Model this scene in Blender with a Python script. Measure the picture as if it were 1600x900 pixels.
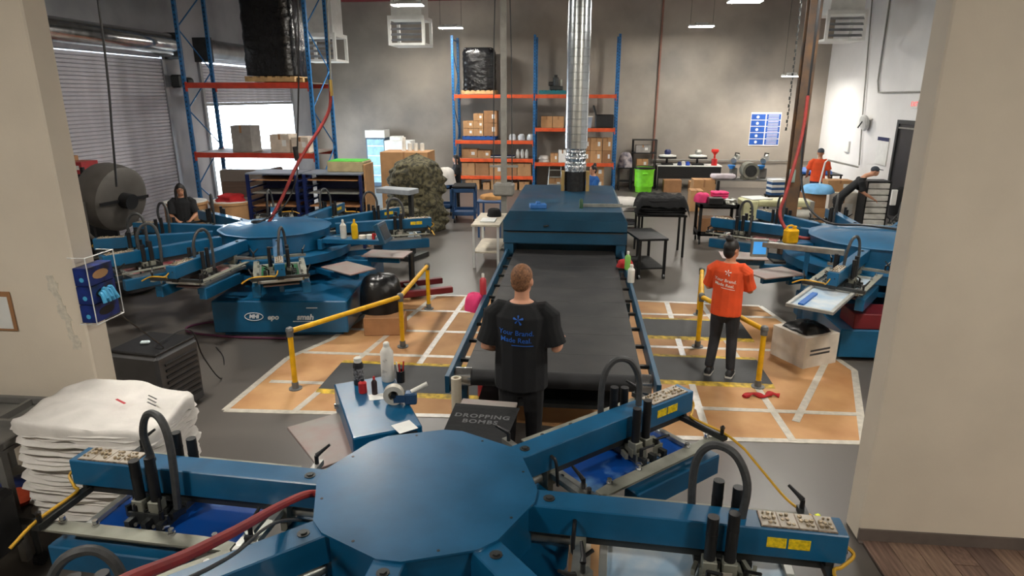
import bpy, bmesh, math, random
from mathutils import Matrix, Vector, Euler
for o in list(bpy.data.objects): bpy.data.objects.remove(o)
SC = bpy.context.scene; COL = SC.collection
PI = math.pi; R = math.radians
# ---------------------------------------------------------------- camera, world, exposure
cam = bpy.data.cameras.new('camera'); cam.sensor_width = 36; cam.lens = 36*1008/1600
cam.clip_end = 200
co = bpy.data.objects.new('camera', cam); COL.objects.link(co)
co.location = (0, 0, 3.2); co.rotation_euler = (R(90-16.57), 0, R(5.7))
SC.camera = co
SC.view_settings.view_transform = 'Standard'; SC.view_settings.look = 'None'
SC.view_settings.gamma = 1; SC.view_settings.use_curve_mapping = False
SC.view_settings.exposure = 0.1
W = bpy.data.worlds.new('daylight'); SC.world = W; W.use_nodes = True
bg = W.node_tree.nodes['Background']; bg.inputs[0].default_value = (.80, .90, 1, 1); bg.inputs[1].default_value = 15.0
LAMP = 240.0
# ---------------------------------------------------------------- helpers
def s2l(c):
    return tuple((x/255/12.92 if x/255 <= .04045 else ((x/255+.055)/1.055)**2.4) for x in c)
MATS = {}
def mat(name, rgb, rough=.5, metal=0., var=.08, scale=6., bump=0., bscale=40., rgb2=None, coat=0., emit=0., alpha=1., trans=0., spec=.5, stretch=None, contrast=(.35,.65)):
    if name in MATS: return MATS[name]
    m = bpy.data.materials.new(name); m.use_nodes = True; nt = m.node_tree; N = nt.nodes; L = nt.links
    p = N['Principled BSDF']; c = s2l(rgb)
    p.inputs['Roughness'].default_value = rough; p.inputs['Metallic'].default_value = metal
    p.inputs['Coat Weight'].default_value = coat; p.inputs['Specular IOR Level'].default_value = spec
    p.inputs['Alpha'].default_value = alpha; p.inputs['Transmission Weight'].default_value = trans
    tc = N.new('ShaderNodeTexCoord'); mp = N.new('ShaderNodeMapping'); L.new(tc.outputs['Object'], mp.inputs[0])
    if stretch: mp.inputs['Scale'].default_value = stretch
    nz = N.new('ShaderNodeTexNoise'); nz.inputs['Scale'].default_value = scale; nz.inputs['Detail'].default_value = 6
    L.new(mp.outputs[0], nz.inputs['Vector'])
    rp = N.new('ShaderNodeValToRGB'); L.new(nz.outputs['Fac'], rp.inputs[0])
    d = s2l(rgb2) if rgb2 else tuple(x*(1-var*2.2) for x in c); e = c if rgb2 else tuple(min(1, x*(1+var)) for x in c)
    rp.color_ramp.elements[0].position = contrast[0]; rp.color_ramp.elements[1].position = contrast[1]
    rp.color_ramp.elements[0].color = (*d, 1); rp.color_ramp.elements[1].color = (*e, 1)
    L.new(rp.outputs[0], p.inputs['Base Color'])
    mr = N.new('ShaderNodeMapRange'); mr.inputs[3].default_value = max(.02, rough-.08); mr.inputs[4].default_value = min(1, rough+.1)
    L.new(nz.outputs['Fac'], mr.inputs[0]); L.new(mr.outputs[0], p.inputs['Roughness'])
    if bump:
        n2 = N.new('ShaderNodeTexNoise'); n2.inputs['Scale'].default_value = bscale; n2.inputs['Detail'].default_value = 3
        L.new(mp.outputs[0], n2.inputs['Vector'])
        b = N.new('ShaderNodeBump'); b.inputs['Strength'].default_value = bump; b.inputs['Distance'].default_value = .02
        L.new(n2.outputs['Fac'], b.inputs['Height']); L.new(b.outputs[0], p.inputs['Normal'])
    if emit:
        p.inputs['Emission Color'].default_value = (*c, 1); p.inputs['Emission Strength'].default_value = emit
    MATS[name] = m; return m
SMALL = {'clamp_bolts','clamp_lever','squeegee_levers','tip_port','bolt','valve_fittings','rear_crossbar','cover_screws','rail_rungs','roller_caps','belt_seams','hood_legs','end_bracket','lift_chain','squeegee_holder','warning_sticker','wire','gloves','squeegee_mount','squeegee_knobs','tape'}
I4 = Matrix.Identity(4)
def TR(x=0, y=0, z=0, rz=0, rx=0, ry=0):
    return Matrix.Translation((x, y, z)) @ Euler((rx, ry, rz)).to_matrix().to_4x4()
def wm(o):
    m = Matrix.Translation(o.location) @ o.rotation_euler.to_matrix().to_4x4() @ Matrix.Diagonal((*o.scale, 1))
    return wm(o.parent) @ m if o.parent else m
class MB:
    def __init__(s, T=None): s.v = []; s.f = []; s.T = T or I4
    def add(s, vs, fs):
        n = len(s.v); T = s.T
        s.v += [T @ Vector(p) for p in vs]; s.f += [tuple(i+n for i in f) for f in fs]; return s
    def bx(s, x0, x1, y0, y1, z0, z1, c=0):
        if c:
            c = min(c, abs(x1-x0)*.45, abs(y1-y0)*.45, abs(z1-z0)*.45)
            b = bmesh.new(); bmesh.ops.create_cube(b, size=1)
            for v in b.verts: v.co = ((x0+x1)/2+v.co.x*(x1-x0), (y0+y1)/2+v.co.y*(y1-y0), (z0+z1)/2+v.co.z*(z1-z0))
            bmesh.ops.bevel(b, geom=b.edges[:], offset=c, segments=1, affect='EDGES')
            b.verts.index_update(); s.add([v.co[:] for v in b.verts], [[v.index for v in f.verts] for f in b.faces]); b.free(); return s
        return s.add([(x0,y0,z0),(x1,y0,z0),(x1,y1,z0),(x0,y1,z0),(x0,y0,z1),(x1,y0,z1),(x1,y1,z1),(x0,y1,z1)],
                     [(3,2,1,0),(4,5,6,7),(0,1,5,4),(1,2,6,5),(2,3,7,6),(3,0,4,7)])
    def box(s, c, d, rz=0, rx=0, ry=0, bev=0):
        T0 = s.T; s.T = T0 @ TR(*c, rz, rx, ry); s.bx(-d[0]/2, d[0]/2, -d[1]/2, d[1]/2, -d[2]/2, d[2]/2, bev); s.T = T0; return s
    def cyl(s, p, q, r, r2=None, n=12):
        return s.tube([p, q], [r, r if r2 is None else r2], n)
    def tube(s, pts, r, n=8, flat=1.):
        pts = [Vector(p) for p in pts]; rs = r if isinstance(r, (list, tuple)) else [r]*len(pts)
        vs = []; fs = []; up = None
        for i, p in enumerate(pts):
            d = (pts[min(i+1, len(pts)-1)]-pts[max(i-1, 0)]).normalized()
            if up is None:
                up = Vector((0,0,1)) if abs(d.z) < .9 else Vector((1,0,0))
            a = d.cross(up); 
            if a.length < 1e-5: a = d.cross(Vector((0,1,0)))
            a.normalize(); b = a.cross(d); up = b
            for k in range(n):
                t = 2*PI*k/n; vs.append(p + a*(rs[i]*math.cos(t)) + b*(rs[i]*flat*math.sin(t)))
        for i in range(len(pts)-1):
            for k in range(n):
                k2 = (k+1) % n; fs.append((i*n+k, i*n+k2, (i+1)*n+k2, (i+1)*n+k))
        fs.append(tuple(range(n-1, -1, -1))); fs.append(tuple((len(pts)-1)*n+k for k in range(n)))
        return s.add(vs, fs)
    def loft(s, rings):
        n = len(rings[0]); vs = [p for r in rings for p in r]; fs = []
        for i in range(len(rings)-1):
            for k in range(n):
                k2 = (k+1) % n; fs.append((i*n+k, i*n+k2, (i+1)*n+k2, (i+1)*n+k))
        fs.append(tuple(range(n-1, -1, -1))); fs.append(tuple((len(rings)-1)*n+k for k in range(n)))
        return s.add(vs, fs)
    def ell(s, secs, n=14):
        # secs: (center, rx, ry) horizontal ellipses
        return s.loft([[(c[0]+a*math.cos(2*PI*k/n), c[1]+b*math.sin(2*PI*k/n), c[2]) for k in range(n)] for c, a, b in secs])
    def prism(s, poly, z0, z1):
        n = len(poly); vs = [(*p, z0) for p in poly]+[(*p, z1) for p in poly]
        return s.add(vs, [tuple(range(n-1,-1,-1)), tuple(range(n, 2*n))]+[(i, (i+1)%n, n+(i+1)%n, n+i) for i in range(n)])
    def lathe(s, prof, c=(0,0,0), n=18):
        return s.loft([[(c[0]+r*math.cos(2*PI*k/n), c[1]+r*math.sin(2*PI*k/n), c[2]+z) for k in range(n)] for r, z in prof])
    def ball(s, c, r, n=12, m=8):
        if not isinstance(r, (tuple, list)): r = (r, r, r)
        return s.loft([[(c[0]+r[0]*math.sin(PI*(i+.02)/(m+.04))*math.cos(2*PI*k/n), c[1]+r[1]*math.sin(PI*(i+.02)/(m+.04))*math.sin(2*PI*k/n), c[2]-r[2]*math.cos(PI*(i+.02)/(m+.04))) for k in range(n)] for i in range(m+1)])
    def grid(s, fn, nu, nv):
        vs = [fn(i/nu, j/nv) for j in range(nv+1) for i in range(nu+1)]
        return s.add(vs, [(j*(nu+1)+i, j*(nu+1)+i+1, (j+1)*(nu+1)+i+1, (j+1)*(nu+1)+i) for j in range(nv) for i in range(nu)])
    def mesh(s, name, m, ang=35):
        me = bpy.data.meshes.new(name); me.from_pydata([tuple(v) for v in s.v], [], s.f); me.update()
        b = bmesh.new(); b.from_mesh(me); bmesh.ops.recalc_face_normals(b, faces=b.faces); b.to_mesh(me); b.free()
        if m is not None: me.materials.append(m)
        if ang: me.shade_smooth(); me.set_sharp_from_angle(angle=R(ang))
        return me
    def build(s, name, m, parent=None, ang=35, world=False, label=None):
        small = name in SMALL
        if world and parent:
            iv = wm(parent).inverted(); s.v = [iv @ Vector(v) for v in s.v]
        o = bpy.data.objects.new(name, s.mesh(name, m, ang)); COL.objects.link(o); o.parent = parent
        if label: o['label'] = label
        if small: o['kind'] = 'stuff'
        return o
def tag(o, label, cat, group=None, kind=None):
    o['label'] = label
    if cat: o['category'] = cat
    if group: o['group'] = group
    if kind: o['kind'] = kind
    return o
def thing(name, label, cat, loc=(0,0,0), rz=0, group=None):
    o = bpy.data.objects.new(name, None); COL.objects.link(o); o.empty_display_size = .1
    o.location = loc; o.rotation_euler = (0, 0, rz); return tag(o, label, cat, group)
def single(mb, name, m, label, cat, loc=(0,0,0), rz=0, group=None, ang=35):
    o = bpy.data.objects.new(name, mb.mesh(name, m, ang)); COL.objects.link(o); o.location = loc; o.rotation_euler = (0,0,rz)
    return tag(o, label, cat, group)
def copy_tree(o, parent=None, loc=None, rz=None, label=None):
    c = o.copy(); COL.objects.link(c); c.parent = parent
    if loc is not None: c.location = loc
    if rz is not None: c.rotation_euler = (0, 0, rz)
    if label: c['label'] = label
    for ch in [x for x in bpy.data.objects if x.parent == o]: copy_tree(ch, c)
    return c
def struct(mb, name, m, label, ang=35):
    o = bpy.data.objects.new(name, mb.mesh(name, m, ang)); COL.objects.link(o); o['kind'] = 'structure'; o['label'] = label
    return o
def text(body, size, m, parent, T, name='lettering', depth=.002, align='CENTER', shear=0., bold=0., spacing=1., label=None):
    cu = bpy.data.curves.new(name, 'FONT'); cu.body = body; cu.size = size; cu.align_x = align; cu.align_y = 'CENTER'
    cu.extrude = depth; cu.shear = shear; cu.offset = bold; cu.space_character = spacing; cu.resolution_u = 3
    t = bpy.data.objects.new('t', cu); COL.objects.link(t)
    dg = bpy.context.evaluated_depsgraph_get(); me = bpy.data.meshes.new_from_object(t.evaluated_get(dg)); me.name = name
    bpy.data.objects.remove(t); bpy.data.curves.remove(cu)
    me.transform(T); me.materials.clear(); me.materials.append(m)
    o = bpy.data.objects.new(name, me); COL.objects.link(o); o.parent = parent
    if label: o['label'] = label
    return o
def arc(c, r, a0, a1, n, ax=(1,0,0), ay=(0,0,1)):
    c = Vector(c); ax = Vector(ax); ay = Vector(ay)
    return [c+ax*(r*math.cos(a0+(a1-a0)*i/n))+ay*(r*math.sin(a0+(a1-a0)*i/n)) for i in range(n+1)]
def spline(pts, n=6):
    P = [Vector(p) for p in pts]; P = [2*P[0]-P[1]]+P+[2*P[-1]-P[-2]]; out = []
    for i in range(1, len(P)-2):
        for k in range(n):
            t = k/n; a, b, c, d = P[i-1:i+3]
            out.append(.5*((2*b)+(c-a)*t+(2*a-5*b+4*c-d)*t*t+(3*b-a-3*c+d)*t**3))
    return out+[P[-2]]
rnd = random.Random(7)
# ---------------------------------------------------------------- materials
BLUE = mat('press_blue', (12,86,126), .32, var=.1, scale=3, coat=.25, bump=.02, bscale=25)
BLUE2 = mat('worn_edge_blue', (70,110,140), .4, var=.15)
DBLUE = mat('deep_navy_plastic', (18,34,84), .45)
OVEN = mat('dryer_teal', (22,72,100), .38, var=.12, scale=2.5, coat=.15)
ALU = mat('aluminium', (165,165,158), .38, .75, var=.12, scale=8)
CAST = mat('cast_grey', (140,140,128), .5, .35, var=.12)
CHROME = mat('chrome', (205,205,205), .18, .95)
BLACK = mat('black_plastic', (22,22,24), .45, var=.2)
RUB = mat('black_rubber', (32,32,34), .65, var=.2)
GREYHOSE = mat('grey_hose', (62,63,64), .55, var=.12, scale=30)
STEEL = mat('dark_steel', (70,72,72), .4, .7)
REDH = mat('red_hose', (150,46,42), .5, var=.1, scale=12)
YEL = mat('safety_yellow', (226,172,10), .42, var=.1, scale=9)
YCAB = mat('yellow_cable', (214,164,44), .5)
STICK = mat('yellow_sticker', (228,196,22), .5, var=.15, scale=60)
WHITE = mat('white_paint', (226,226,222), .5, var=.03)
CREAM = mat('cream_wall', (222,210,192), .75, var=.035, scale=1.3, bump=.05, bscale=60)
ORANGE = mat('rack_orange', (214,82,34), .45, var=.1)
RACKB = mat('rack_blue', (28,106,166), .45, var=.15, scale=10)
CARD = mat('cardboard', (184,140,96), .8, var=.06, scale=4)
CARD2 = mat('tan_cardboard', (160,116,78), .8, var=.08, scale=4)
TAPE = mat('packing_tape', (196,190,178), .3, var=.08, scale=14)
SHIRTW = mat('white_cotton', (216,211,205), .85, var=.04, bump=.25, bscale=14)
SHIRTB = mat('black_cotton', (20,20,22), .9, var=.15, bump=.2, bscale=20)
PLAT = mat('pallet_board', (140,132,126), .42, var=.14, scale=5, rgb2=(140,114,110))
# ---------------------------------------------------------------- the hall
FLOOR = mat('polished_concrete', (98,93,88), .36, var=.2, scale=.6, rgb2=(84,79,75), spec=.55, contrast=(.15,.9))
CONC = mat('tilt_up_concrete', (168,158,146), .8, var=.12, scale=.55, rgb2=(128,122,116), bump=.12, bscale=9, contrast=(.3,.66))
LWALL = mat('left_concrete', (176,177,182), .8, var=.1, scale=.7, rgb2=(146,148,154))
RWALL = mat('white_wall', (226,224,222), .7, var=.03, scale=1)
CEIL = mat('dark_ceiling', (92,88,84), .9)
struct(MB().bx(-10.2,8.7,-4,24.5,-.2,0), 'floor', FLOOR, 'polished dark grey concrete shop floor')
struct(MB().bx(-10.2,8.7,24.3,24.6,0,7.7), 'wall_back', CONC, 'stained grey concrete wall at the far end')
lw = MB().bx(-10.3,-10,-4,11.4,0,7.7).bx(-10.3,-10,15.5,17,0,7.7).bx(-10.3,-10,22.6,24.5,0,7.7).bx(-10.3,-10,11.4,15.5,4.08,7.7).bx(-10.3,-10,17,22.6,4.08,7.7)
struct(lw, 'wall_left', LWALL, 'grey concrete side wall with the roll-up doors')
struct(MB().bx(8.5,8.8,-4,24.5,0,7.7), 'wall_right', RWALL, 'white painted side wall beyond the steel column')
struct(MB().bx(-10.3,8.8,-4.2,-4,0,7.7), 'wall_rear', CREAM, 'cream wall behind the viewpoint')
struct(MB().bx(-10.3,8.8,-4.2,24.6,7.6,7.8), 'ceiling', CEIL, 'dark roof deck over the hall')
struct(MB().bx(-10,-3.74,4.34,4.56,0,7.6,.012), 'wall_front_left', CREAM, 'cream partition wall with scuffs and a torn tape mark')
struct(MB().bx(2.17,8.5,4.34,4.56,0,7.6,.012), 'wall_front_right', CREAM, 'cream partition wall above the brown baseboard')
struct(MB().bx(2.17,8.5,4.325,4.345,0,.11).bx(2.17,8.5,4.3,4.345,0,.012), 'baseboard_right', mat('baseboard_vinyl',(104,94,88),.5), 'brown vinyl baseboard on the cream wall')
struct(MB().bx(-9.9,8.4,23.7,24.3,6.42,6.9), 'trim_1', mat('red_beam',(128,24,40),.5), 'dark red steel beam along the top of the far wall')
fl = struct(MB().bx(2.19,4.9,1.2,4.335,-.01,.006), 'floor_laminate', mat('laminate_underlay',(60,48,42),.8), 'brown wood-look laminate floor in front of the cream wall')
LAM = [mat('laminate_%s'%n, c, .42, var=.16, scale=3, stretch=(14,1,1), rgb2=d) for n,c,d in (('a',(138,112,98),(100,78,68)),('b',(120,98,88),(92,72,64)),('c',(150,124,106),(116,92,78)))]
pm = [MB().bx(0,.176,0,1.196,0,.012,.002).mesh('plank', m) for m in LAM]
for i in range(15):
    y = 4.33+1.2-(i*.47 % 1.2)
    while y > 1.3:
        y0 = y-1.2; o = bpy.data.objects.new('plank', pm[(i*2+int(y*3))%3]); COL.objects.link(o); o.parent = fl
        o.location = (2.2+i*.18, y0, .004)
        if y > 4.33:                       # cut the starter plank at the wall
            o.scale = (1, (4.325-y0)/1.196, 1)
        y = y0
# roll-up doors in the left wall
SLAT = mat('door_slat_grey', (196,194,202), .5, .2, var=.06, scale=3)
GALV = mat('galvanised', (170,172,176), .3, .8, var=.12, scale=2)
def rollup(name, y0, y1, zb, zt, label):
    d = struct(MB().bx(-10.06,-9.93,y0-.12,y0,0,zt+.1).bx(-10.06,-9.93,y1,y1+.12,0,zt+.1), name, GALV, label)
    n = int((zt-zb)/.078); m = MB().add([(0,y0,0),(0,y1,0),(.03,y1,.012),(.03,y0,.012),(.03,y1,.064),(.03,y0,.064),(0,y1,.08),(0,y0,.08)], [(0,1,2,3),(3,2,4,5),(5,4,6,7)]).mesh('slat', SLAT, 0)
    for k in range(n):
        o = bpy.data.objects.new('slat', m); COL.objects.link(o); o.parent = d; o.location = (-10.0, 0, zb+k*.078)
    MB().bx(-9.99,-9.95,y0,y1,zb-.08,zb).build('bottom_bar', GALV, d)
    MB().cyl((-9.78,y0-.15,zt+.26),(-9.78,y1+.15,zt+.26),.27,n=20).build('coil_hood', CHROME if name == 'door_1' else GALV, d)
    MB().bx(-10,-9.5,y0-.2,y0-.14,zt-.05,zt+.55).bx(-10,-9.5,y1+.14,y1+.2,zt-.05,zt+.55).build('end_bracket', STEEL, d)
    return d
d1 = rollup('door_1', 11.4, 15.4, .08, 4.1, 'closed grey roll-up door with a shiny coil hood')
d2 = rollup('door_2', 17.1, 22.5, 3.02, 4.1, 'half open roll-up door with daylight outside')
MB().box((-9.8,15.75,3.55),(.25,.3,.3),bev=.03).cyl((-9.75,15.9,3.55),(-9.75,16.15,3.55),.1).build('door_operator', STEEL, d1)
m = MB()
for k in range(26): m.box((-9.72+.012*(k%2),17.25,3.0-k*.06),(.035,.02,.05),rz=(k%2)*1.2)
m.build('lift_chain', STEEL, d2)
struct(MB().bx(-40,-10.3,5,40,-.2,-.05), 'ground_outside', mat('outside_concrete',(200,198,190),.8), 'sunlit pale concrete yard beyond the open door')
# door, exit sign, conduits on the right wall
d3 = struct(MB().bx(8.42,8.5,17.2,17.3,0,2.5).bx(8.42,8.5,18.5,18.6,0,2.5).bx(8.42,8.5,17.2,18.6,2.5,2.6), 'door_3', STEEL, 'dark doorway in the white wall')
MB().bx(8.46,8.5,17.3,18.5,0,2.5).build('door_leaf', mat('dark_door',(40,38,40),.5), d3)
MB().bx(8.43,8.46,17.3,18.5,2.38,2.42).build('closer_bar', ALU, d3)
# ---------------------------------------------------------------- lamps
LENS = mat('lamp_diffuser', (255,250,240), .5, emit=LAMP, var=0)
HOUSING = mat('lamp_housing', (210,210,208), .5)
def highbay(x, y, z, L=.75, label=None, where=None):
    # lamps outside the picture carry on the rows of the four that the photograph shows
    end = '_%s_offscreen' % where if where else ''
    t = thing('high_bay_lamp'+end, label, 'lamp', (x,y,z), 0, 'high bay lamps over the hall')
    MB().bx(-L/2,L/2,-.17,.17,.012,.07,.01).bx(-L/4,L/4,-.08,.08,.07,.12).build('housing', HOUSING, t)
    MB().bx(-L/2+.015,L/2-.015,-.155,.155,0,.012).build('diffuser'+end, LENS, t)
    top = 7.6-z
    for sx in (-1,1): MB().cyl((sx*L*.45,0,.07),(sx*L*.45,0,top),.006,n=6).build('hanger', STEEL, t)
    return t
for x,y,lab,wh in ((-4.1,16.2,'flat white lamp hanging in front of the boxy white air vent',None),(-4.1,21.6,'flat white lamp hanging above the wrapped black pallet on the rack',None),
                (3.7,16.4,'flat white lamp hanging nearer than the one by the brown wall pipe',None),(3.7,21.9,'flat white lamp hanging beside the brown wall pipe',None),
                (-4.1,10.8,'flat white lamp over the press with the yellow bottle','left_middle'),(3.7,10.8,'flat white lamp over the press behind the orange shirt','right_middle'),
                (-4.1,5.3,'flat white lamp over the partition by the floor paper','left_near'),(3.7,5.3,'flat white lamp over the carton with the black bag','right_near'),
                (-4.1,-.2,'flat white lamp behind the viewpoint on the shirt stack side','left_rear'),(3.7,-.2,'flat white lamp behind the viewpoint on the laminate floor side','right_rear')):
    highbay(x, y, 5.25, .75, lab, wh)
highbay(6.77, 22.6, 3.8, .55, 'small low lamp glowing near the blue poster')
# ---------------------------------------------------------------- screen printing presses
def octa(n, Rr, short, a0):
    pts = []
    for k in range(n):
        a = a0+2*PI*k/n
        pts += [(Rr*math.cos(a-short), Rr*math.sin(a-short)), (Rr*math.cos(a+short), Rr*math.sin(a+short))]
    return pts
VALVE = mat('valve_brass', (176,160,134), .35, .6, var=.3, scale=60)
PANEL = mat('valve_tray', (150,130,112), .4, .4, var=.3, scale=50)
mat('white_tray',(186,178,166),.4,.3)
def make_arm():
    a = MB().bx(.5,2.1,-.075,.075,1.04,1.2,.006).build('print_arm', BLUE)
    MB().bx(1.70,2.05,-.062,.062,1.2,1.206).build('valve_tray', PANEL, a)
    for q in range(4): MB().bx(1.705+q*.087,1.785+q*.087,-.058,.058,1.2055,1.2085).build('valve_module', MATS['white_tray'], a)
    m = MB(); r = random.Random(3)
    for i in range(12):
        for j in range(3):
            if r.random() < .25: continue
            x, y = 1.722+(i//3)*.087+(i%3)*.023, -.035+j*.033
            m.cyl((x,y,1.208),(x,y,1.209+r.choice((.005,.009,.014))), r.choice((.006,.009,.011)), n=6)
    m.build('valve_fittings', VALVE, a)
    MB().bx(1.73,1.82,-.0775,-.075,1.1,1.155).bx(1.83,1.93,-.0775,-.075,1.1,1.155).build('warning_sticker', STICK, a)
    MB().bx(.8,2.06,-.05,.05,.985,1.04,.004).build('slide_rail', STEEL, a)
    MB().cyl((.66,0,1.2),(.66,0,1.204),.03,n=12).cyl((.66,0,1.2),(.66,0,1.212),.018,n=6).build('bolt', STEEL, a)
    MB().cyl((2.101,-.05,1.1),(2.106,-.05,1.1),.014,n=10).cyl((2.101,.03,1.13),(2.106,.03,1.13),.009,n=8).build('tip_port', BLACK, a)
    MB().tube(spline([(1.62,0,1.19),(1.63,.02,1.38),(1.56,.05,1.52),(1.45,.09,1.53),(1.39,.12,1.38),(1.40,.13,1.0)],6),.021,8).build('hose', GREYHOSE, a)
    MB().tube(spline([(.8,-.076,1.14),(.8,-.12,1.12),(.8,-.14,1.0),(.84,-.1,.94),(.9,-.07,.97)],5),.011,6).build('cable_loop', BLACK, a)
    for s, xs in ((-1,(1.46,1.555)),(1,(1.52,1.62))):
        for i, x in enumerate(xs):
            h = 1.28+.03*(i if s < 0 else 1-i)
            MB().cyl((x,s*.135,1.03),(x,s*.135,h),.028,n=14).cyl((x,s*.135,h-.1),(x,s*.135,h-.09),.0295,n=14).build('air_cylinder', BLACK, a)
            MB().bx(x-.034,x+.034,s*.135-.036,s*.135+.036,.912,1.045,.004).build('cylinder_block', CAST, a)
    m = MB()
    for x in (1.44,1.53,1.63): m.box((x,0,.945),(.03,.5,.05)).box((x,0,.925),(.012,.5,.037))
    m.bx(1.40,1.68,-.06,.06,.95,.985).build('squeegee_holder', STEEL, a)
    m = MB()
    for x, y in ((1.45,-.2),(1.63,-.17),(1.45,.2),(1.63,.17)):
        m.cyl((x,y,.95),(x,y,1.02),.013,n=8).cyl((x,y,1.02),(x+.05,y-.06,1.06),.008,n=6)
    m.build('squeegee_levers', BLACK, a)
    for s in (-1,1):
        m = MB(); rr = random.Random(5+s)
        for q in range(9): m.box((1.4+q*.035,s*(.09+.05*rr.random()),.95+.025*rr.random()),(.02,.05+.05*rr.random(),.03+.035*rr.random()),rz=rr.uniform(-.4,.4))
        m.bx(1.42,1.66,s*.19-.006,s*.19+.006,.912,.99).build('squeegee_mount', CAST if s<0 else STEEL, a)
        m = MB()
        for q in range(5): m.cyl((1.42+q*.055,s*.2,.93),(1.42+q*.055,s*.24,.95),.011,n=8)
        m.build('squeegee_knobs', CHROME, a)
    MB().bx(1.5,1.56,-.2,-.196,.94,1.02).build('tag_plate', MATS['white_tray'], a)
    MB().bx(.78,.86,-.07,.07,.93,1.04,.004).bx(.8,.84,-.05,.05,.86,.93).build('rear_bracket', CAST, a)
    MB().cyl((.42,0,.965),(.8,0,.965),.028,n=14).build('tie_tube', ALU, a)
    m = MB()
    for s in (-1,1): m.bx(.8,.84,s*.07,s*.44,.985,1.02)
    m.build('rear_crossbar', ALU, a)
    MB().bx(2.0,2.045,-.42,.42,.99,1.025).bx(2.01,2.035,-.08,.08,1.02,1.045).build('front_crossbar', STEEL, a)
    for s in (-1,1):
        MB().prism([(.93,s*.33),(1.1,s*.31),(1.9,s*.31),(2.06,s*.34),(2.06,s*.40),(.93,s*.40)] if s > 0 else [(.93,s*.40),(2.06,s*.40),(2.06,s*.34),(1.9,s*.31),(1.1,s*.31),(.93,s*.33)], .975,.987).build('clamp_plate', CAST, a)
        m = MB()
        for x in (1.05,1.3,1.75,1.95):
            m.cyl((x,s*.322,.93),(x,s*.322,1.012),.012,n=8).cyl((x,s*.322,.987),(x,s*.322,.998),.02,n=12).cyl((x,s*.322,1.0),(x,s*.322,1.02),.015,n=6)
        m.build('clamp_bolts', CHROME, a)
        m = MB()
        for x in (.82,2.02):
            m.cyl((x,s*.39,1.02),(x,s*.39,1.075),.013,n=8).tube([(x,s*.39,1.075),(x-.02,s*.41,1.09),(x-.07,s*.44,1.13)],[.016,.012,.008],8)
        m.build('clamp_lever', BLACK, a)
        MB().bx(1.2,1.98,s*.30 if s>0 else -.42,.42 if s>0 else -.30,.755,.902,.008).build('side_beam', BLUE, a)
    MB().tube(spline([(2.1,-.03,1.12),(2.14,-.05,1.08),(2.08,-.09,1.04),(2.03,-.14,1.036),(2.03,-.4,1.036),(2.05,-.55,.98)],5),.009,6).build('air_line', YCAB, a)
    return a
ARM0 = make_arm(); ARM_MESH = ARM0
MESHB = mat('screen_mesh_blue', (120,168,212), .3, scale=2.2, rgb2=(14,70,150), contrast=(.56,.66))
MESHW = mat('screen_mesh_pale', (150,180,205), .35, var=.2, scale=4, rgb2=(210,214,216))
MESHR = mat('screen_mesh_red', (140,40,50), .4, var=.2, scale=5, rgb2=(190,150,150))
MESHG = mat('screen_mesh_green', (20,110,60), .4, var=.2)
FRAME = mat('screen_frame_alu', (190,190,184), .35, .6, var=.08)
def screen(loc, rz, label, mm, L=.96, Wd=.66, group=None):
    t = thing('printing_screen', label, 'screen', loc, rz, group)
    b = .042; m = MB().bx(0,L,-Wd/2,-Wd/2+b,0,.035,.003).bx(0,L,Wd/2-b,Wd/2,0,.035,.003).bx(0,b,-Wd/2+b,Wd/2-b,0,.035,.003).bx(L-b,L,-Wd/2+b,Wd/2-b,0,.035,.003)
    m.build('frame', FRAME, t); MB().bx(b,L-b,-Wd/2+b,Wd/2-b,.004,.007).build('mesh', mm, t)
    return t
LOGO = mat('white_print', (214,220,226), .6)
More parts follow.
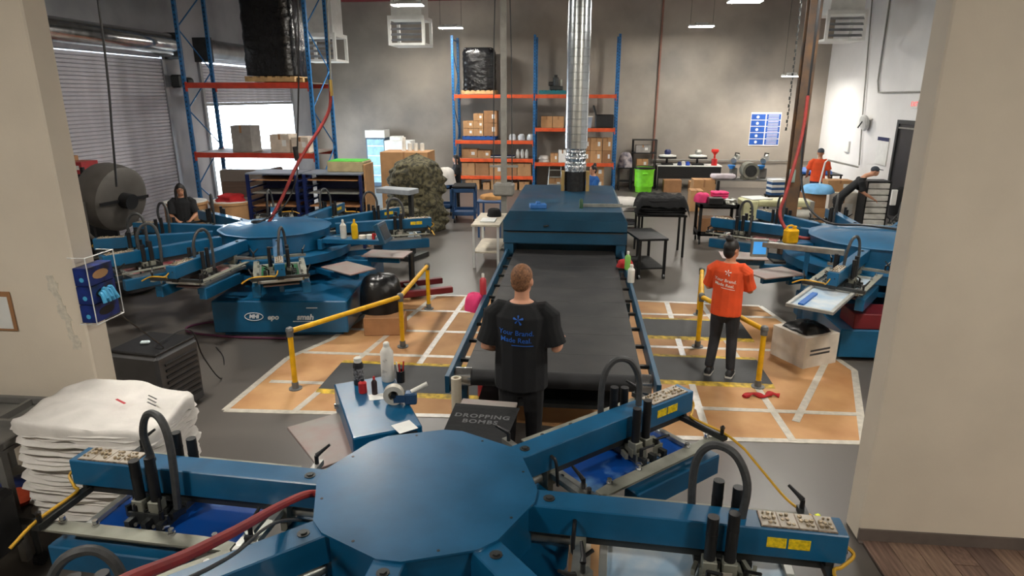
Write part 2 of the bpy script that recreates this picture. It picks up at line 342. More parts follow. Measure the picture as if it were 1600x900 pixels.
def press(name, label, loc, n, a0, heads, Rh, off, zoff=0, ysc=1., platen_at=None, base=None):
    t = thing(name, label, 'machine', loc)
    sh = R(5.6) if n == 8 else R(4)
    poly = octa(n, Rh, sh, a0)
    h = MB().prism([(x*.965,y*.965) for x,y in poly], .93+zoff, 1.2+zoff).build('hub', BLUE, t)
    c = MB().prism(poly, 1.2+zoff, 1.212+zoff)
    if n == 12: c.loft([[(x*s, y*s, z+zoff) for x,y in poly] for s,z in ((.96,1.21),(.5,1.27),(.1,1.3))])
    c.build('hub_cover', BLUE, h)
    m = MB()
    for k in range(n):
        a = a0+2*PI*(k+.5)/n; m.cyl((Rh*.9*math.cos(a),Rh*.9*math.sin(a),1.21+zoff),(Rh*.9*math.cos(a),Rh*.9*math.sin(a),1.2135+zoff),.008,n=8)
    m.build('cover_screws', BLACK, h)
    MB().prism([(x*1.32,y*1.32) for x,y in octa(n, Rh, sh*2, a0+PI/n)], .80+zoff, .92+zoff).prism([(x*.6,y*.6) for x,y in poly], .5, .95+zoff).build('lower_deck', BLUE, t)
    MB().lathe([(Rh*.95,.62),(Rh*1.25,.62),(Rh*1.25,.69),(Rh*.95,.69)], n=32).build('carousel_ring', BLUE, t)
    MB().lathe([(.42,0),(.42,.03),(.3,.05),(.28,.62)], n=20).build('column', BLUE, t)
    for k in heads:
        A = copy_tree(ARM_MESH, t); A.rotation_euler = (0,0,a0+2*PI*k/n)
        A.location = (off*math.cos(a0+2*PI*k/n), off*math.sin(a0+2*PI*k/n), zoff); A.scale = (1, ysc, 1)
    pa0 = a0 if platen_at is None else platen_at
    for k in range(n):
        a = pa0+2*PI*k/n
        A = MB().bx(.35+off*.6,1.16+off,-.035,.035,.64,.72,.004).bx(1.1+off,1.62+off,-.03,.03,.70,.79,.004).build('pallet_arm', BLUE, t)
        A.rotation_euler = (0,0,a)
        MB().bx(1.08+off,1.76+off,-.225,.225,.825,.845,.004).build('pallet', PLAT, A)
        MB().bx(1.15+off,1.6+off,-.05,.05,.785,.826).bx(1.3+off,1.4+off,-.15,.15,.795,.826).build('pallet_bracket', BLACK, A)
    return t
P1C = (-.755, 2.94, 0); A1 = R(41.5)
p1 = press('screen_printing_press', 'blue octagonal press whose red hose leaves the hub toward the white shirt stack', P1C, 8, A1, (0,3,4,5,6,7), .595, 0)
[c for a_ in p1.children if a_.name.startswith('print_arm') and abs(a_.rotation_euler.z-(A1+3*PI/4)) < .01 for c in a_.children if c.name.startswith('air_line')][0].scale = (1,-1,1)
MB().lathe([(.55,0),(.55,.04),(.46,.06),(.44,.5),(.3,.6)], n=24).build('pedestal', BLUE, p1)
for k, mm, lab in ((0,MESHB,'blue mesh screen clamped under the press arm beside the dryer'),(3,MESHB,'blue mesh screen clamped under the arm by the white shirts'),(7,MESHW,'pale mesh screen under the arm that points at the cream wall'),
                   (4,MESHB,'blue mesh screen under the arm left of the hub corner'),(5,MESHW,'pale mesh screen under the arm below the hub'),(6,MESHB,'blue mesh screen under the arm below the right hub corner')):
    a = A1+k*PI/4
    screen((P1C[0]+.93*math.cos(a), P1C[1]+.93*math.sin(a), .90), a, lab, mm)
P2C = (-4.75, 9.7, 0); A2 = R(-64)
p2 = press('screen_printing_press', 'blue twelve station press with a white and a yellow bottle on its shelf', P2C, 12, A2, (0,3,4,5,6,7,8,9,10,11) if 0 else tuple(k for k in range(12) if k not in (1,2)), .86, .42, 0, .84)
scols = [MESHG,None,None,MESHW,MESHR,MESHW,MESHB,MESHW,MESHR,MESHB,MESHR,MESHR]
for k in range(12):
    if k in (1,2): continue
    a = A2+k*PI/6
    w = {0:'green mesh screen over the white logos of the base cabinet',3:'pale mesh screen on the arm before the camouflage heap',4:'red mesh screen on the arm that points at the blue cart',5:'pale mesh screen on the arm before the right screen cabinet',6:'blue mesh screen on the arm before the left screen cabinet',7:'pale mesh screen on the arm before the fibre drums',8:'red mesh screen on the arm below the person with glasses',9:'blue mesh screen on the arm nearest the drum fan',10:'red mesh screen on the arm ending above the glove boxes',11:'red mesh screen between the glove boxes and the green screen'}[k]
    screen((P2C[0]+1.36*math.cos(a), P2C[1]+1.36*math.sin(a), .90), a, w, scols[k], .92, .56, 'screens in the bottle shelf press')
P3C = (4.5, 9.85, 0); A3 = R(146)
p3 = press('screen_printing_press', 'blue twelve station press with a tablet and a yellow jug, partly behind the cream wall', P3C, 12, A3, (0,11,10,9,8,3,4,5), 1.0, .5, 0, .84)
for k in (0,11,10,9,8,3,4,5):
    a = A3+k*PI/6
    w = {0:'red mesh screen on the arm by the black cart',11:'pale mesh screen on the arm before the cream machine',10:'red mesh screen on the arm toward the brown column',9:'pale mesh screen on the arm toward the drawer tower',8:'pale mesh screen on the arm toward the white wall',3:'pale mesh screen on the arm over the white carton',4:'pale mesh screen on the arm behind the cream wall edge',5:'pale mesh screen hidden deepest behind the cream wall'}[k]
    screen((P3C[0]+1.44*math.cos(a), P3C[1]+1.44*math.sin(a), .90), a, w, MESHR if k in (0,10) else MESHW, .92, .56, 'screens in the yellow jug press')
pass
for o in [x for x in bpy.data.objects if x.parent == ARM0]+[ARM0]: bpy.data.objects.remove(o)
# base cabinets
def base_cab(t, x0, x1, y0, y1, h, rz):
    b = MB(TR(rz=rz)).bx(x0,x1,y0,y1,.06,h,.015).bx(x0+.1,x1-.1,y0+.1,y1-.1,0,.06).build('base_cabinet', BLUE, t, world=False)
    return b
b2 = base_cab(p2, -.45+.1, 1.5, -1.75, .9, .52, R(5.8))
# ---------------------------------------------------------------- conveyor dryer
dry = thing('conveyor_dryer', 'long teal conveyor dryer with a black mesh belt and a duct on its hood', 'machine', (-.165,5.2,0))
X0,X1 = -1.08,.75; cxd = -.165
m = MB(); hx = (X1-X0)/2
# rails (local to thing: x centred, y from 0)
for s in (-1,1):
    MB().bx(s*hx-.04 if s>0 else -hx, hx if s>0 else -hx+.04, -.2, 4.8, .74,.9,.004).build('side_rail', OVEN, dry)
    for y in (.15,2.4,4.6):
        MB().bx(s*(hx-.1)-.04,s*(hx-.1)+.04,y-.04,y+.04,0,.78).build('leg', OVEN, dry)
    m = MB()
    for k in range(9): m.bx(s*hx-.0 if s<0 else .79, -.79 if s<0 else hx, .35+k*.5, .39+k*.5, .80,.83)
    m.build('rail_rungs', STEEL, dry)
BELT = mat('black_belt', (38,38,39), .5, var=.25, scale=2.5, rgb2=(52,50,50), bump=.05, bscale=200)
MB().bx(-.78,.78,.05,4.8,.845,.86).build('belt', BELT, dry)
MB().bx(-.76,.76,.1,4.8,.70,.73).build('belt_return', BELT, dry)
m = MB()
for k in range(8): m.bx(-.78,.78,.5+k*.55,.508+k*.55,.86,.8615)
m.build('belt_seams', mat('belt_seam',(66,66,66),.5), dry)
MB().cyl((-.75,.05,.79),(.75,.05,.79),.075,n=24).build('end_roller', RUB, dry)
m = MB()
for s in (-1,1): m.cyl((s*.72,.05,.79),(s*.86,.05,.79),.085,n=24).cyl((s*.86,.05,.79),(s*.9,.05,.79),.02,n=10)
m.build('roller_caps', CHROME, dry)
MB().bx(-.7,.7,.25,4.6,.42,.46).build('lower_tray', STEEL, dry)
# hood
HY0,HY1 = 4.65,7.75
prof = [(-.945,.62),(-.945,1.36),(-.84,1.5),(.84,1.5),(.945,1.36),(.945,.62)]
hd = MB(); hd.loft([[(x,HY0,z) for x,z in prof],[(x,HY1,z) for x,z in prof]])
hood = MB()
hood.bx(-.945,.945,HY0+.02,HY1,.98,1.36).loft([[(x,HY0,z) for x,z in ((-.945,1.36),(.945,1.36),(.86,1.5),(-.86,1.5))],[(x,HY1,z) for x,z in ((-.945,1.36),(.945,1.36),(.86,1.5),(-.86,1.5))]])
hood.bx(-.945,-.80,HY0+.02,HY1,.55,.98).bx(.80,.945,HY0+.02,HY1,.55,.98).bx(-.8,.8,HY0+.6,HY1,.55,.98)
hood.build('hood', OVEN, dry)
MB().bx(-.955,.955,HY0-.01,HY0+.02,1.18,1.195).bx(-.955,.955,HY0-.01,HY0+.02,1.0,1.36).build('hood_front', OVEN, dry)
MB().bx(-.9,.9,HY0-.018,HY0-.008,1.165,1.18).build('seam_strip', STEEL, dry)
m = MB()
for s in (-1,1):
    for y in (HY0+.2,HY1-.2): m.bx(s*.85-.05,s*.85+.05,y-.05,y+.05,0,.56)
m.build('hood_legs', OVEN, dry)
MB().cyl((-.32,HY0-.02,1.27),(-.25,HY0-.06,1.29),.014,n=8).build('latch', STEEL, dry)
t = thing('blue_caddy','small blue caddy on the dryer hood','caddy',(-.6,10.15,1.5),.2); MB().bx(-.13,.13,-.08,.08,0,.07,.01).build('tray', mat('caddy_blue',(50,110,180),.5), t); MB().bx(-.03,.03,-.06,.06,.07,.1).build('grip', mat('caddy_blue',(50,110,180),.5), t)
single(MB().lathe([(.03,0),(.03,.12),(.015,.15)],n=12),'green_bottle',mat('dark_green',(40,80,50),.4),'dark green bottle on the dryer hood','bottle',(.08,10.2,1.5))
for k_ in range(3): single(MB().cyl((0,0,.012),(.85-.1*k_,.02,.012),.01,n=8),'metal_rod',ALU,('longest metal rod on the hood','middle metal rod on the hood','short metal rod on the hood')[k_],'rod',(.1,10.3+.12*k_,1.5))
# duct rising from the hood
DUCT = mat('spiral_duct', (190,196,200), .22, .9, var=.06, scale=3)
du = thing('exhaust_duct', 'shiny silver spiral exhaust duct rising from the dryer hood', 'duct', (-.03,12.2,1.5))
prof = []; z = .78
while z < 5.9:
    prof += [(.205,z),(.205,z+.115),(.211,z+.118),(.211,z+.13)]; z += .133
MB().lathe(prof, n=24).build('duct_pipe', DUCT, du)
r2 = random.Random(5); foil = []
for i in range(15): foil.append((.175+r2.random()*.03, .36+i*.03))
MB().lathe(foil, n=16).build('foil_sleeve', mat('crumpled_foil',(200,204,208),.25,.9,var=.2,scale=25,bump=.8,bscale=30), du, ang=10)
MB().lathe([(.19,0),(.19,.36)], n=20).build('insulated_collar', mat('black_wrap',(26,26,28),.4,var=.4,scale=20), du)
MB().bx(-.26,-.2,-.1,.1,0,.36).bx(.2,.26,-.1,.1,0,.36).build('bracket', mat('tan_bracket',(168,140,84),.6), du)
# ---------------------------------------------------------------- floor paper, mats, rails
PAPER = mat('kraft_paper', (196,152,104), .7, var=.08, scale=1.6, rgb2=(170,122,78), bump=.04, bscale=5)
fp = thing('floor_paper', 'brown kraft paper taped over the concrete floor around the dryer', 'floor covering', (-1.5,8,0))
polyL = [(-3.65,5.86),(-1.1,5.98),(-1.1,10.2),(-2.75,10.1),(-3.1,9.4),(-3.28,8.0),(-3.6,7.3)]
polyR = [(.75,5.74),(2.82,5.83),(3.42,7.6),(2.95,10.08),(.75,10.18)]
MB().prism(polyL,.001,.004).build('paper_sheet', PAPER, fp, world=True)
MB().prism(polyR,.001,.004).build('paper_sheet', PAPER, fp, world=True)
MB().prism([(-.35,2.9),(.62,2.9),(.66,4.2),(-.35,4.3)],.001,.004).build('paper_sheet', PAPER, fp, world=True)
MB().prism([(-1.1,5.98),(.75,5.74),(.75,10.18),(-1.1,10.2)],.001,.003).build('paper_sheet', PAPER, fp, world=True)
SN = [0]
def strip(p, q, w=.075):
    SN[0] += 1; zz = .0052+SN[0]*.00012
    p = Vector((*p,0)); q = Vector((*q,0)); d = (q-p).normalized(); n = Vector((-d.y,d.x,0))*w/2
    MB().add([p+n+Vector((0,0,zz)),p-n+Vector((0,0,zz)),q-n+Vector((0,0,zz)),q+n+Vector((0,0,zz)),p+n,p-n,q-n,q+n],
             [(0,1,2,3),(7,6,5,4),(0,4,5,1),(1,5,6,2),(2,6,7,3),(3,7,4,0)]).build('tape_strip', TAPE, fp, world=True)
for i in range(len(polyL)):
    if i not in (1,): strip(polyL[i], polyL[(i+1)%len(polyL)])
for i in (0,1,2,3): strip(polyR[i], polyR[i+1])
for y in (6.6,7.5,8.4,9.3): strip((-3.5+max(0,y-7.3)*.17,y),(-1.1,y+.05))
strip((-2.9,5.9),(-2.3,10.1)); strip((-1.95,5.95),(-1.75,10.15))
for y in (6.4,8.15,9.5): strip((.78,y),(3.05,y+.03))
strip((1.35,5.8),(1.5,10.1)); strip((2.15,5.8),(2.05,10.1)); strip((2.3,6.2),(3.2,7.9)); strip((.1,2.95),(.15,4.25)); strip((-.3,3.6),(.6,3.55))
MATB = mat('rubber_mat', (52,53,55), .6, var=.15, scale=3); MATY = mat('mat_yellow_edge', (200,166,40), .6, var=.25, scale=12)
def fmat(x0,x1,y0,y1,label,rz=0):
    t = thing('floor_mat', label, 'mat', ((x0+x1)/2,(y0+y1)/2,0), rz); w,h = (x1-x0)/2,(y1-y0)/2
    MB().bx(-w,w,-h+.1,h-.1,.004,.016,.004).build('mat_pad', MATB, t)
    for s in (-1,1): MB().loft([[(-w,s*(h-.1),.004),(-w,s*(h-.1),.016),(-w,s*h,.005)],[(w,s*(h-.1),.004),(w,s*(h-.1),.016),(w,s*h,.005)]]).build('yellow_edge', MATY, t)
fmat(-2.86,-.9,6.35,7.3,'black rubber mat with yellow edges near the blue control cabinet')
fmat(1.0,2.32,6.98,7.9,'black rubber mat with yellow edges under the orange shirt')
fmat(.95,2.46,8.45,9.35,'black rubber mat with yellow edges beyond the orange shirt')
GREYJ = mat('grey_joint', (110,112,112), .5, .3)
def rail(pts, label):
    t = thing('guard_rail', label, 'railing', (*pts[0],0))
    for i,(x,y) in enumerate(pts):
        MB().cyl((x,y,.03),(x,y,.7),.03,n=14).build('post', YEL, t, world=True)
        MB().cyl((x,y,.004),(x,y,.016),.075,n=14).cyl((x,y,.016),(x,y,.09),.038,n=14).build('foot_flange', GREYJ, t, world=True)
        MB().cyl((x,y,.64),(x,y,.74),.038,n=14).ball((x,y,.71),.045).build('joint', GREYJ, t, world=True)
        if i: MB().cyl((*pts[i-1],.7),(x,y,.7),.03,n=14).build('top_rail', YEL, t, world=True)
rail([(-3.12,6.44),(-2.24,7.82),(-2.25,9.42)], 'yellow tube guard rail beside the press with the white and yellow bottles')
rail([(2.13,7.01),(1.66,8.21),(1.9,9.55)], 'yellow tube guard rail behind the person in the orange shirt')
# ---------------------------------------------------------------- things on and around the front press
# control cabinet belongs to the press
a = R(118); ca = MB(TR(rz=a)).bx(1.02,1.95,-.24,.24,.76,1.0,.01).bx(.5,1.1,-.05,.05,.7,.8).build('control_cabinet', BLUE, p1)
MB(TR(rz=a)).bx(1.0,1.02,-.2,-.02,.8,.97).build('cabinet_vent', BLACK, ca)
MB(TR(rz=a)).cyl((1.75,.24,.9),(1.75,.27,.9),.02).cyl((1.82,.24,.88),(1.82,.26,.88),.012).build('cabinet_lock', CHROME, ca, )['kind'] = 'stuff'
# the black shirt on the pallet between hub and man
st = thing('black_tshirt', 'black shirt stretched on a pallet, printed DROPPING BOMBS', 'shirt', (P1C[0],P1C[1],.846), R(86.5))
def shirtfn(u,v):
    x = 1.0+u*.66; y = (v-.5)*(.46+.06*u); e = max(abs(u-.5)*2, abs(v-.5)*2)
    return (x, y, .012-.02*max(0,e-.9)*10*.5)
MB().grid(shirtfn,16,12).bx(1.02,1.64,-.22,.22,.001,.008).build('cloth', SHIRTB, st)
PRINT = mat('dark_grey_print', (92,92,94), .7)
for i,(w,sz) in enumerate((('DROPPING',.078),('BOMBS',.078))):
    text(w, sz, PRINT, st, TR(1.45-.085*i,.0,.0135,rz=-PI/2), 'printed_words', .0006, bold=.002, spacing=1.15)
# bottles and tape on the cabinet
def bottle(loc, r, h, body, cap, label, name='bottle', neck=.35, caph=.18, band=None):
    t = thing(name, label, 'bottle', loc)
    MB().lathe([(r*.92,0),(r,h*.03),(r,h*(1-caph)*.85),(r*neck*1.3,h*(1-caph))], n=20).build('body', body, t)
    MB().lathe([(r*neck*1.2,h*(1-caph)-.002),(r*neck*1.2,h*.97),(r*neck*.8,h)], n=14).build('cap', cap, t)
    if band: MB().lathe([(r*1.01,h*.2),(r*1.01,h*.62)], n=20).build('label_band', band, t)
    return t
REDP = mat('red_plastic',(190,34,36),.4); WHP = mat('white_plastic',(226,224,216),.45); INK = mat('black_bottle',(34,34,38),.35)
bottle((-1.68,4.57,1.0),.042,.23,INK,WHP,'black bottle with white cap on the blue control cabinet',neck=.6,band=mat('bottle_print',(120,120,122),.5,var=.5,scale=50))
bottle((-1.47,4.66,1.0),.052,.33,mat('scuffed_white_can',(222,218,210),.5,rgb2=(120,112,104),scale=14,contrast=(.25,.42)),WHP,'tall scuffed white spray can on the blue control cabinet',neck=.4,caph=.12)
bottle((-1.6,4.42,1.0),.032,.12,REDP,INK,'small black and red ink bottle in front of the taller black one')
bottle((-1.5,4.40,1.0),.022,.15,mat('dark_ink',(40,20,22),.4),REDP,'slim dark bottle with a red cap beside the white spray can')
t = thing('pen_cup','black cup holding red and white pens behind the spray can','cup',(-1.36,4.64,1.0))
MB().lathe([(.032,0),(.036,.1),(.032,.1),(.03,.01)],n=16).build('cup', BLACK, t)
for i,(dx,dy,mm) in enumerate(((.01,.01,REDP),(-.012,.0,WHP),(.0,-.012,REDP))): MB().cyl((dx,dy,.02),(dx*2.4,dy*2.4,.17),.006,n=6).build('pen', mm, t)
t = thing('tape_dispenser','hand tape dispenser with a clear tape roll on the control cabinet','dispenser',(-1.26,4.27,1.0),R(10))
m = MB(TR(-.05,0,.0755,rx=PI/2)); m.lathe([(.038,-.03),(.075,-.03),(.075,.03),(.038,.03),(.038,-.03)], n=24); m.build('tape_roll', mat('clear_tape',(206,200,186),.2,var=.1), t)
MB().cyl((-.05,-.035,.0755),(-.05,.035,.0755),.02).build('hub', BLACK, t)
MB().bx(.03,.12,-.04,.04,.0,.09,.01).bx(-.05,.06,-.034,-.03,.02,.08).build('guard', mat('dispenser_blue',(54,84,118),.35,.3), t)
MB().cyl((.08,0,.09),(.2,.03,.14),.017,n=10).build('handle', WHP, t)
single(MB().bx(-.08,.08,-.05,.05,0,.0015),'paper_note',WHITE,'white paper note beside the tape dispenser','paper',(-1.45,4.36,1.001),R(20))
single(MB().bx(-.07,.07,-.07,.07,0,.0015),'paper_sheet',WHITE,'white paper sheet near the corner of the hub','paper',(-1.14,3.92,1.001),R(40))
t = thing('plastic_film_roll','upright cream film roll leaning by the dryer end','roll',(-.98,5.0,0))
MB().lathe([(.03,0),(.045,.01),(.045,.89),(.025,.89),(.025,.8)],n=18).build('film', mat('cream_film',(206,194,172),.4), t)
for i,(x,y) in enumerate(((-.91,6.25),(-.99,6.45))):
    bottle((x,y,.017),.035,.2,mat('red_can',(150,40,48),.35),mat('red_cap',(170,70,76),.4),('red spray can on the mat close to the dryer leg','red spray can standing behind the other red can')[i],'spray_can',.45)
# hose and cable to the front press
single(MB().tube(spline([(-1.25,2.855,1.165),(-1.37,2.85,1.175),(-1.41,2.6,1.27),(-1.31,2.0,1.57),(-1.2,1.43,1.89),(-1.1,.8,2.3),(-1.2,-.4,3.4),(-1.6,-1.2,7.55)],8),.021,10),'air_hose',REDH,'thick red air hose running to the octagonal hub','hose')
single(MB().tube(spline([(-1.22,2.72,1.1),(-1.34,2.69,1.13),(-1.36,2.52,1.25),(-1.33,2.3,1.37),(-1.27,1.95,1.52),(-1.14,1.4,1.86),(-1.04,.75,2.3),(-1.14,-.4,3.4),(-1.5,-1.2,7.55)],8),.008,8),'power_cable',GREYHOSE,'thin grey cable beside the thick red hose','cable')
single(MB().tube(spline([(1.145,3.886,.98),(1.24,3.74,.9),(1.33,3.5,.86),(1.41,3.25,.92),(1.42,3.0,1.05),(1.345,2.86,1.1)],8),.008,8),'yellow_air_line',YCAB,'yellow air line looping between two arms of the octagonal press','cable')
# white shirts on a cart
ct = thing('shirt_cart','grey cart carrying the tall white shirt stack','cart',(-3.24,3.80,0))
MB().bx(-.55,.55,-.36,.36,.36,.42,.01).build('top', GREYJ, ct)
for sx in (-1,1):
    for sy in (-1,1): MB().cyl((sx*.48,sy*.3,.05),(sx*.48,sy*.3,.37),.02).build('leg', STEEL, ct); MB().cyl((sx*.48-.02,sy*.3,.05),(sx*.48+.02,sy*.3,.05),.05).build('caster', BLACK, ct)
from mathutils import noise as NZ
def shirt_layer(seed, w=1.0, d=.66, h=.025):
    r = random.Random(seed); n = 40; ring = []
    for k in range(n):
        t = 2*PI*k/n; c, s = math.cos(t), math.sin(t); q = 1/(abs(c)**5+abs(s)**5)**.2
        rr = 1+.035*NZ.noise((c*7,s*7,seed*1.7))+.05*NZ.noise((c*2+seed*3.1, s*2, seed))
        ring.append((c*q*w/2*rr, s*q*d/2*rr, .012*NZ.noise((c*3, s*3, seed*2.3))))
    m = MB(); sc = ((.9,.1),(1,.3),(1.012,.5),(1,.72),(.93,1.0),(.5,1.06),(.05,1.06))
    m.loft([[(x*a, y*a, z*(1.0)+h*b) for x,y,z in ring] for a,b in sc]); return m
lay = [shirt_layer(i).mesh('white_tshirt', SHIRTW, 60) for i in range(6)]
for k in range(27):
    o = bpy.data.objects.new('white_tshirt', lay[(k*5)%6]); COL.objects.link(o)
    o.location = (-3.24+rnd.uniform(-.03,.03), 3.80+rnd.uniform(-.03,.03), .42+k*.0242); o.rotation_euler = (0,0,rnd.uniform(-.07,.07)+PI*(k%2))
    tag(o,'folded white shirt in the tall stack on the cart','shirt','white shirts in the tall stack')
def topfn(u,v):
    a = u*2*PI; c, s = math.cos(a), math.sin(a); q = 1/(abs(c)**5+abs(s)**5)**.2*(1+.06*NZ.noise((c*2,s*2,9)))
    r = min(1,v*1.12); x = c*q*r*.5; y = s*q*r*.33
    z = .04+.05*NZ.noise((x*3.2,y*4.5,2.2))+.02*NZ.noise((x*9,y*9,4))-(.10+.05*NZ.noise((c*3,s*3,1)))*max(0,v-.88)/.12-.05*max(0,x)
    return (x*1.02, y*1.02, z+.03*max(0,y*3))
t = thing('white_tshirt','crumpled white shirt with a red and black print on top of the stack','shirt',(-3.24,3.80,.42+27*.0242),0,'white shirts in the tall stack')
MB().grid(topfn,64,22).build('cloth', SHIRTW, t, ang=80)
MB(TR(.16,-.02,.078,rz=-.5)).bx(-.12,.0,-.008,.008,0,.002).build('red_print', mat('red_ink',(190,50,60),.7), t)
for i in range(3): MB(TR(.3+.03*i,.08-.05*i,.083,rz=-.5)).bx(-.06,.05,-.004,.004,0,.002).build('black_print', BLACK, t)
# grey tool cart and black tote at the left edge
t = thing('tool_cart','grey tray tool cart against the cream wall beside the shirts','cart',(-4.1,3.85,0))
GT = mat('grey_cart_plastic',(112,110,106),.5)
MB().bx(-.42,.28,-.36,.36,.86,.89).bx(-.42,.28,-.36,-.32,.89,.95,.008).bx(-.42,.28,.32,.36,.89,.95,.008).bx(.24,.28,-.32,.32,.89,.95,.008).bx(-.42,-.38,-.32,.32,.89,.95,.008).bx(-.1,-.07,-.32,.32,.89,.94).bx(-.07,.24,-.02,.01,.89,.94).build('tray', GT, t)
for sx in (-.38,.24):
    for sy in (-.32,.32): MB().bx(sx-.025,sx+.025,sy-.025,sy+.025,.0,.87).build('leg', GT, t)
MB().bx(-.4,.26,-.34,.34,.3,.33).build('shelf', GT, t)
single(MB().cyl((-.1,0,.012),(.1,.05,.012),.012).cyl((-.08,.06,.012),(.12,.1,.012),.008),'squeegee_tools',STEEL,'pair of metal hand tools in the grey cart tray','tool',(-4.34,3.75,.89))['kind'] = 'stuff'
for i,(x,y,c,mm) in enumerate(((-4.0,3.7,'orange red',mat('orange_rag',(176,62,28),.8)),(-4.15,3.85,'dark blue',DBLUE),(-3.95,3.95,'brown',CARD2))):
    single(MB().ball((0,0,.06),(.12,.1,.06)),'folded_rag',mm,c+' rag on the lower shelf of the grey cart','rag',(x,y,.33),i)
t = thing('tool_tote','black plastic tote with a grey arched handle below the cart','tote',(-3.82,3.2,0))
MB().bx(-.3,.16,-.2,.2,.28,.72,.04).build('body', BLACK, t)
MB().tube(spline([(-.3,-.18,.72),(-.25,-.18,.86),(-.05,-.18,.92),(.13,-.18,.84),(.16,-.18,.72)],6),.018,8).build('handle', GREYHOSE, t)
MB().bx(-.28,.14,-.19,.1,.715,.73,.004).build('lid_plate', GT, t)
MB().bx(-.22,-.08,-.1,.02,.729,.734).bx(-.02,.1,-.1,.02,.729,.734).build('lid_slots', BLACK, t)['kind']='stuff'
# wall things
t = thing('glove_box_rack','white wire rack fixed to the cream wall end','rack',(-3.74,4.43,1.55))
m = MB()
for y in (-.14,.16):
    m.tube([(0,y,-.02),(.14,y,-.02),(.14,y,.5),(.0,y,.5)],.004,6)
m.tube([(.14,-.14,-.02),(.14,.16,-.02)],.004,6).tube([(.14,-.14,.5),(.14,.16,.5)],.004,6).tube([(0,-.14,-.02),(0,.16,-.02)],.004,6).tube([(.07,-.14,-.02),(.07,.16,-.02)],.004,6)
m.build('wire', WHITE, t)
GB = mat('glove_box_print',(16,40,108),.45,var=.4,scale=9); GLV = mat('cyan_nitrile',(74,168,214),.5)
for i in range(3):
    t = thing('glove_box',('blue glove box at the bottom of the wire rack','blue glove box in the middle with cyan gloves hanging out','blue glove box on top with a torn brown opening')[i],'box',(-3.735,4.44,1.535+i*.145))
    MB().bx(0,.115,-.13,.14,0,.14,.002).build('carton', GB, t)
    MB(TR(.1155,0,.07,ry=PI/2)).prism([(.035*math.cos(k*PI/6),.085*math.sin(k*PI/6)) for k in range(12)],-.001,.0015).build('opening', CARD if i==2 else BLACK, t)
    if i == 1:
        m = MB()
        for k in range(7): m.tube(spline([(.11,-.04+.015*k,.07),(.15,-.06+.02*k,.06+.02*(k%3)),(.17,-.07+.024*k,.0+.03*(k%2))],4),[.02]*9 if 0 else .016,7)
        m.build('gloves', GLV, t)
    MB().cyl((.06,-.1315,.05),(.06,-.13,.05),.018,n=12).build('round_mark', GLV, t)
t = thing('clipboard','brown clipboard with a white sheet on the cream wall','clipboard',(-4.45,4.335,1.44),0)
MB().bx(-.14,.14,-.012,0,0,.32,.003).build('board', CARD2, t); MB().bx(-.115,.115,-.0145,-.012,.02,.28).build('sheet', WHITE, t); MB().bx(-.05,.05,-.022,-.012,.28,.31).build('clip', CHROME, t)
wfl = bpy.data.objects['wall_front_left']; sc_ = MB()
pts = [(-3.96+.012*k+.012*math.sin(k*2.3), 1.9-.06*k) for k in range(11)]
for k in range(10):
    (x,z),(x2,z2) = pts[k],pts[k+1]; w = .03+.012*math.sin(k*1.7)
    sc_.add([(x-w,4.34,z),(x+w,4.34,z),(x2+w,4.34,z2),(x2-w,4.34,z2),(x-w,4.336,z),(x+w,4.333,z),(x2+w,4.336,z2),(x2-w,4.334,z2)],[(4,5,6,7),(0,4,7,3),(1,2,6,5),(0,1,5,4),(3,7,6,2)])
sc_.build('torn_tape_mark', mat('old_tape',(214,206,190),.6,var=.08,scale=30), wfl)
t = thing('wall_handrail','grey tube handrail bent into a loop on the cream wall','handrail',(3.32,4.30,1.3))
MB().tube(spline([(.14,0,.72),(.03,0,.5),(-.06,0,.22),(-.1,0,.05),(-.06,0,-.04),(.04,0,-.08),(.4,0,-.1)],6),.02,10).build('tube', mat('rail_grey',(140,140,138),.4,.4), t)
MB().cyl((-.02,.0,.3),(-.02,.05,.3),.012).build('wall_bracket', STEEL, t)
single(MB().bx(-.02,.02,-.015,.015,0,.012,.004),'yellow_ear_plug',mat('neon_yellow',(220,230,50),.6),'small neon yellow plug on the concrete near the wall corner','plug',(1.98,4.62,0),.4)
# portable cooler by the wall end
t = thing('portable_cooler','dark grey slatted cooler box on the floor behind the cream wall end','cooler',(-4.35,5.85,0),R(-8))
CG = mat('cooler_grey',(66,66,68),.5)
MB().bx(-.28,.32,-.3,.3,.03,.72,.03).build('body', CG, t)
for k in range(8): MB().bx(.315,.335,-.2,.24,.14+k*.065,.165+k*.065).build('louvre', RUB, t)
MB().bx(-.26,.3,-.28,.28,.72,.75,.01).build('lid', BLACK, t); MB().box((-.02,-.05,.77),(.09,.05,.03),rz=.4,bev=.01).build('pull_tab', mat('pale_tab',(190,206,210),.4), t)
# ---------------------------------------------------------------- left press extras
dk = thing('control_console','blue shelf console of the press with a tilted touch panel','console',(-3.55,9.45,0),R(-2))
MB().bx(-.37,.66,-.11,.11,1.03,1.1,.006).bx(-.37,-.3,-.15,.15,.94,1.1,.006).build('shelf', BLUE, dk)
MB(TR(.62,0,1.2,ry=R(-20))).bx(-.03,.05,-.18,.18,-.16,.16,.01).build('panel_box', OVEN, dk); MB(TR(.62,0,1.2,ry=R(-20))).bx(.05,.055,-.14,.14,-.11,.11).build('touch_screen', mat('panel_screen',(46,60,74),.2), dk)
MB().tube([(-.36,0,.96),(.1,0,1.04)],.03,6).build('support_brace', BLUE, dk)
bottle((-3.55,9.45,1.1),.048,.29,WHP,WHP,'white squeeze bottle on the press shelf',neck=.3)
bottle((-3.37,9.45,1.1),.05,.3,mat('mustard_yellow',(236,190,10),.4),YEL,'yellow squeeze bottle on the press shelf beside the white one',neck=.3)
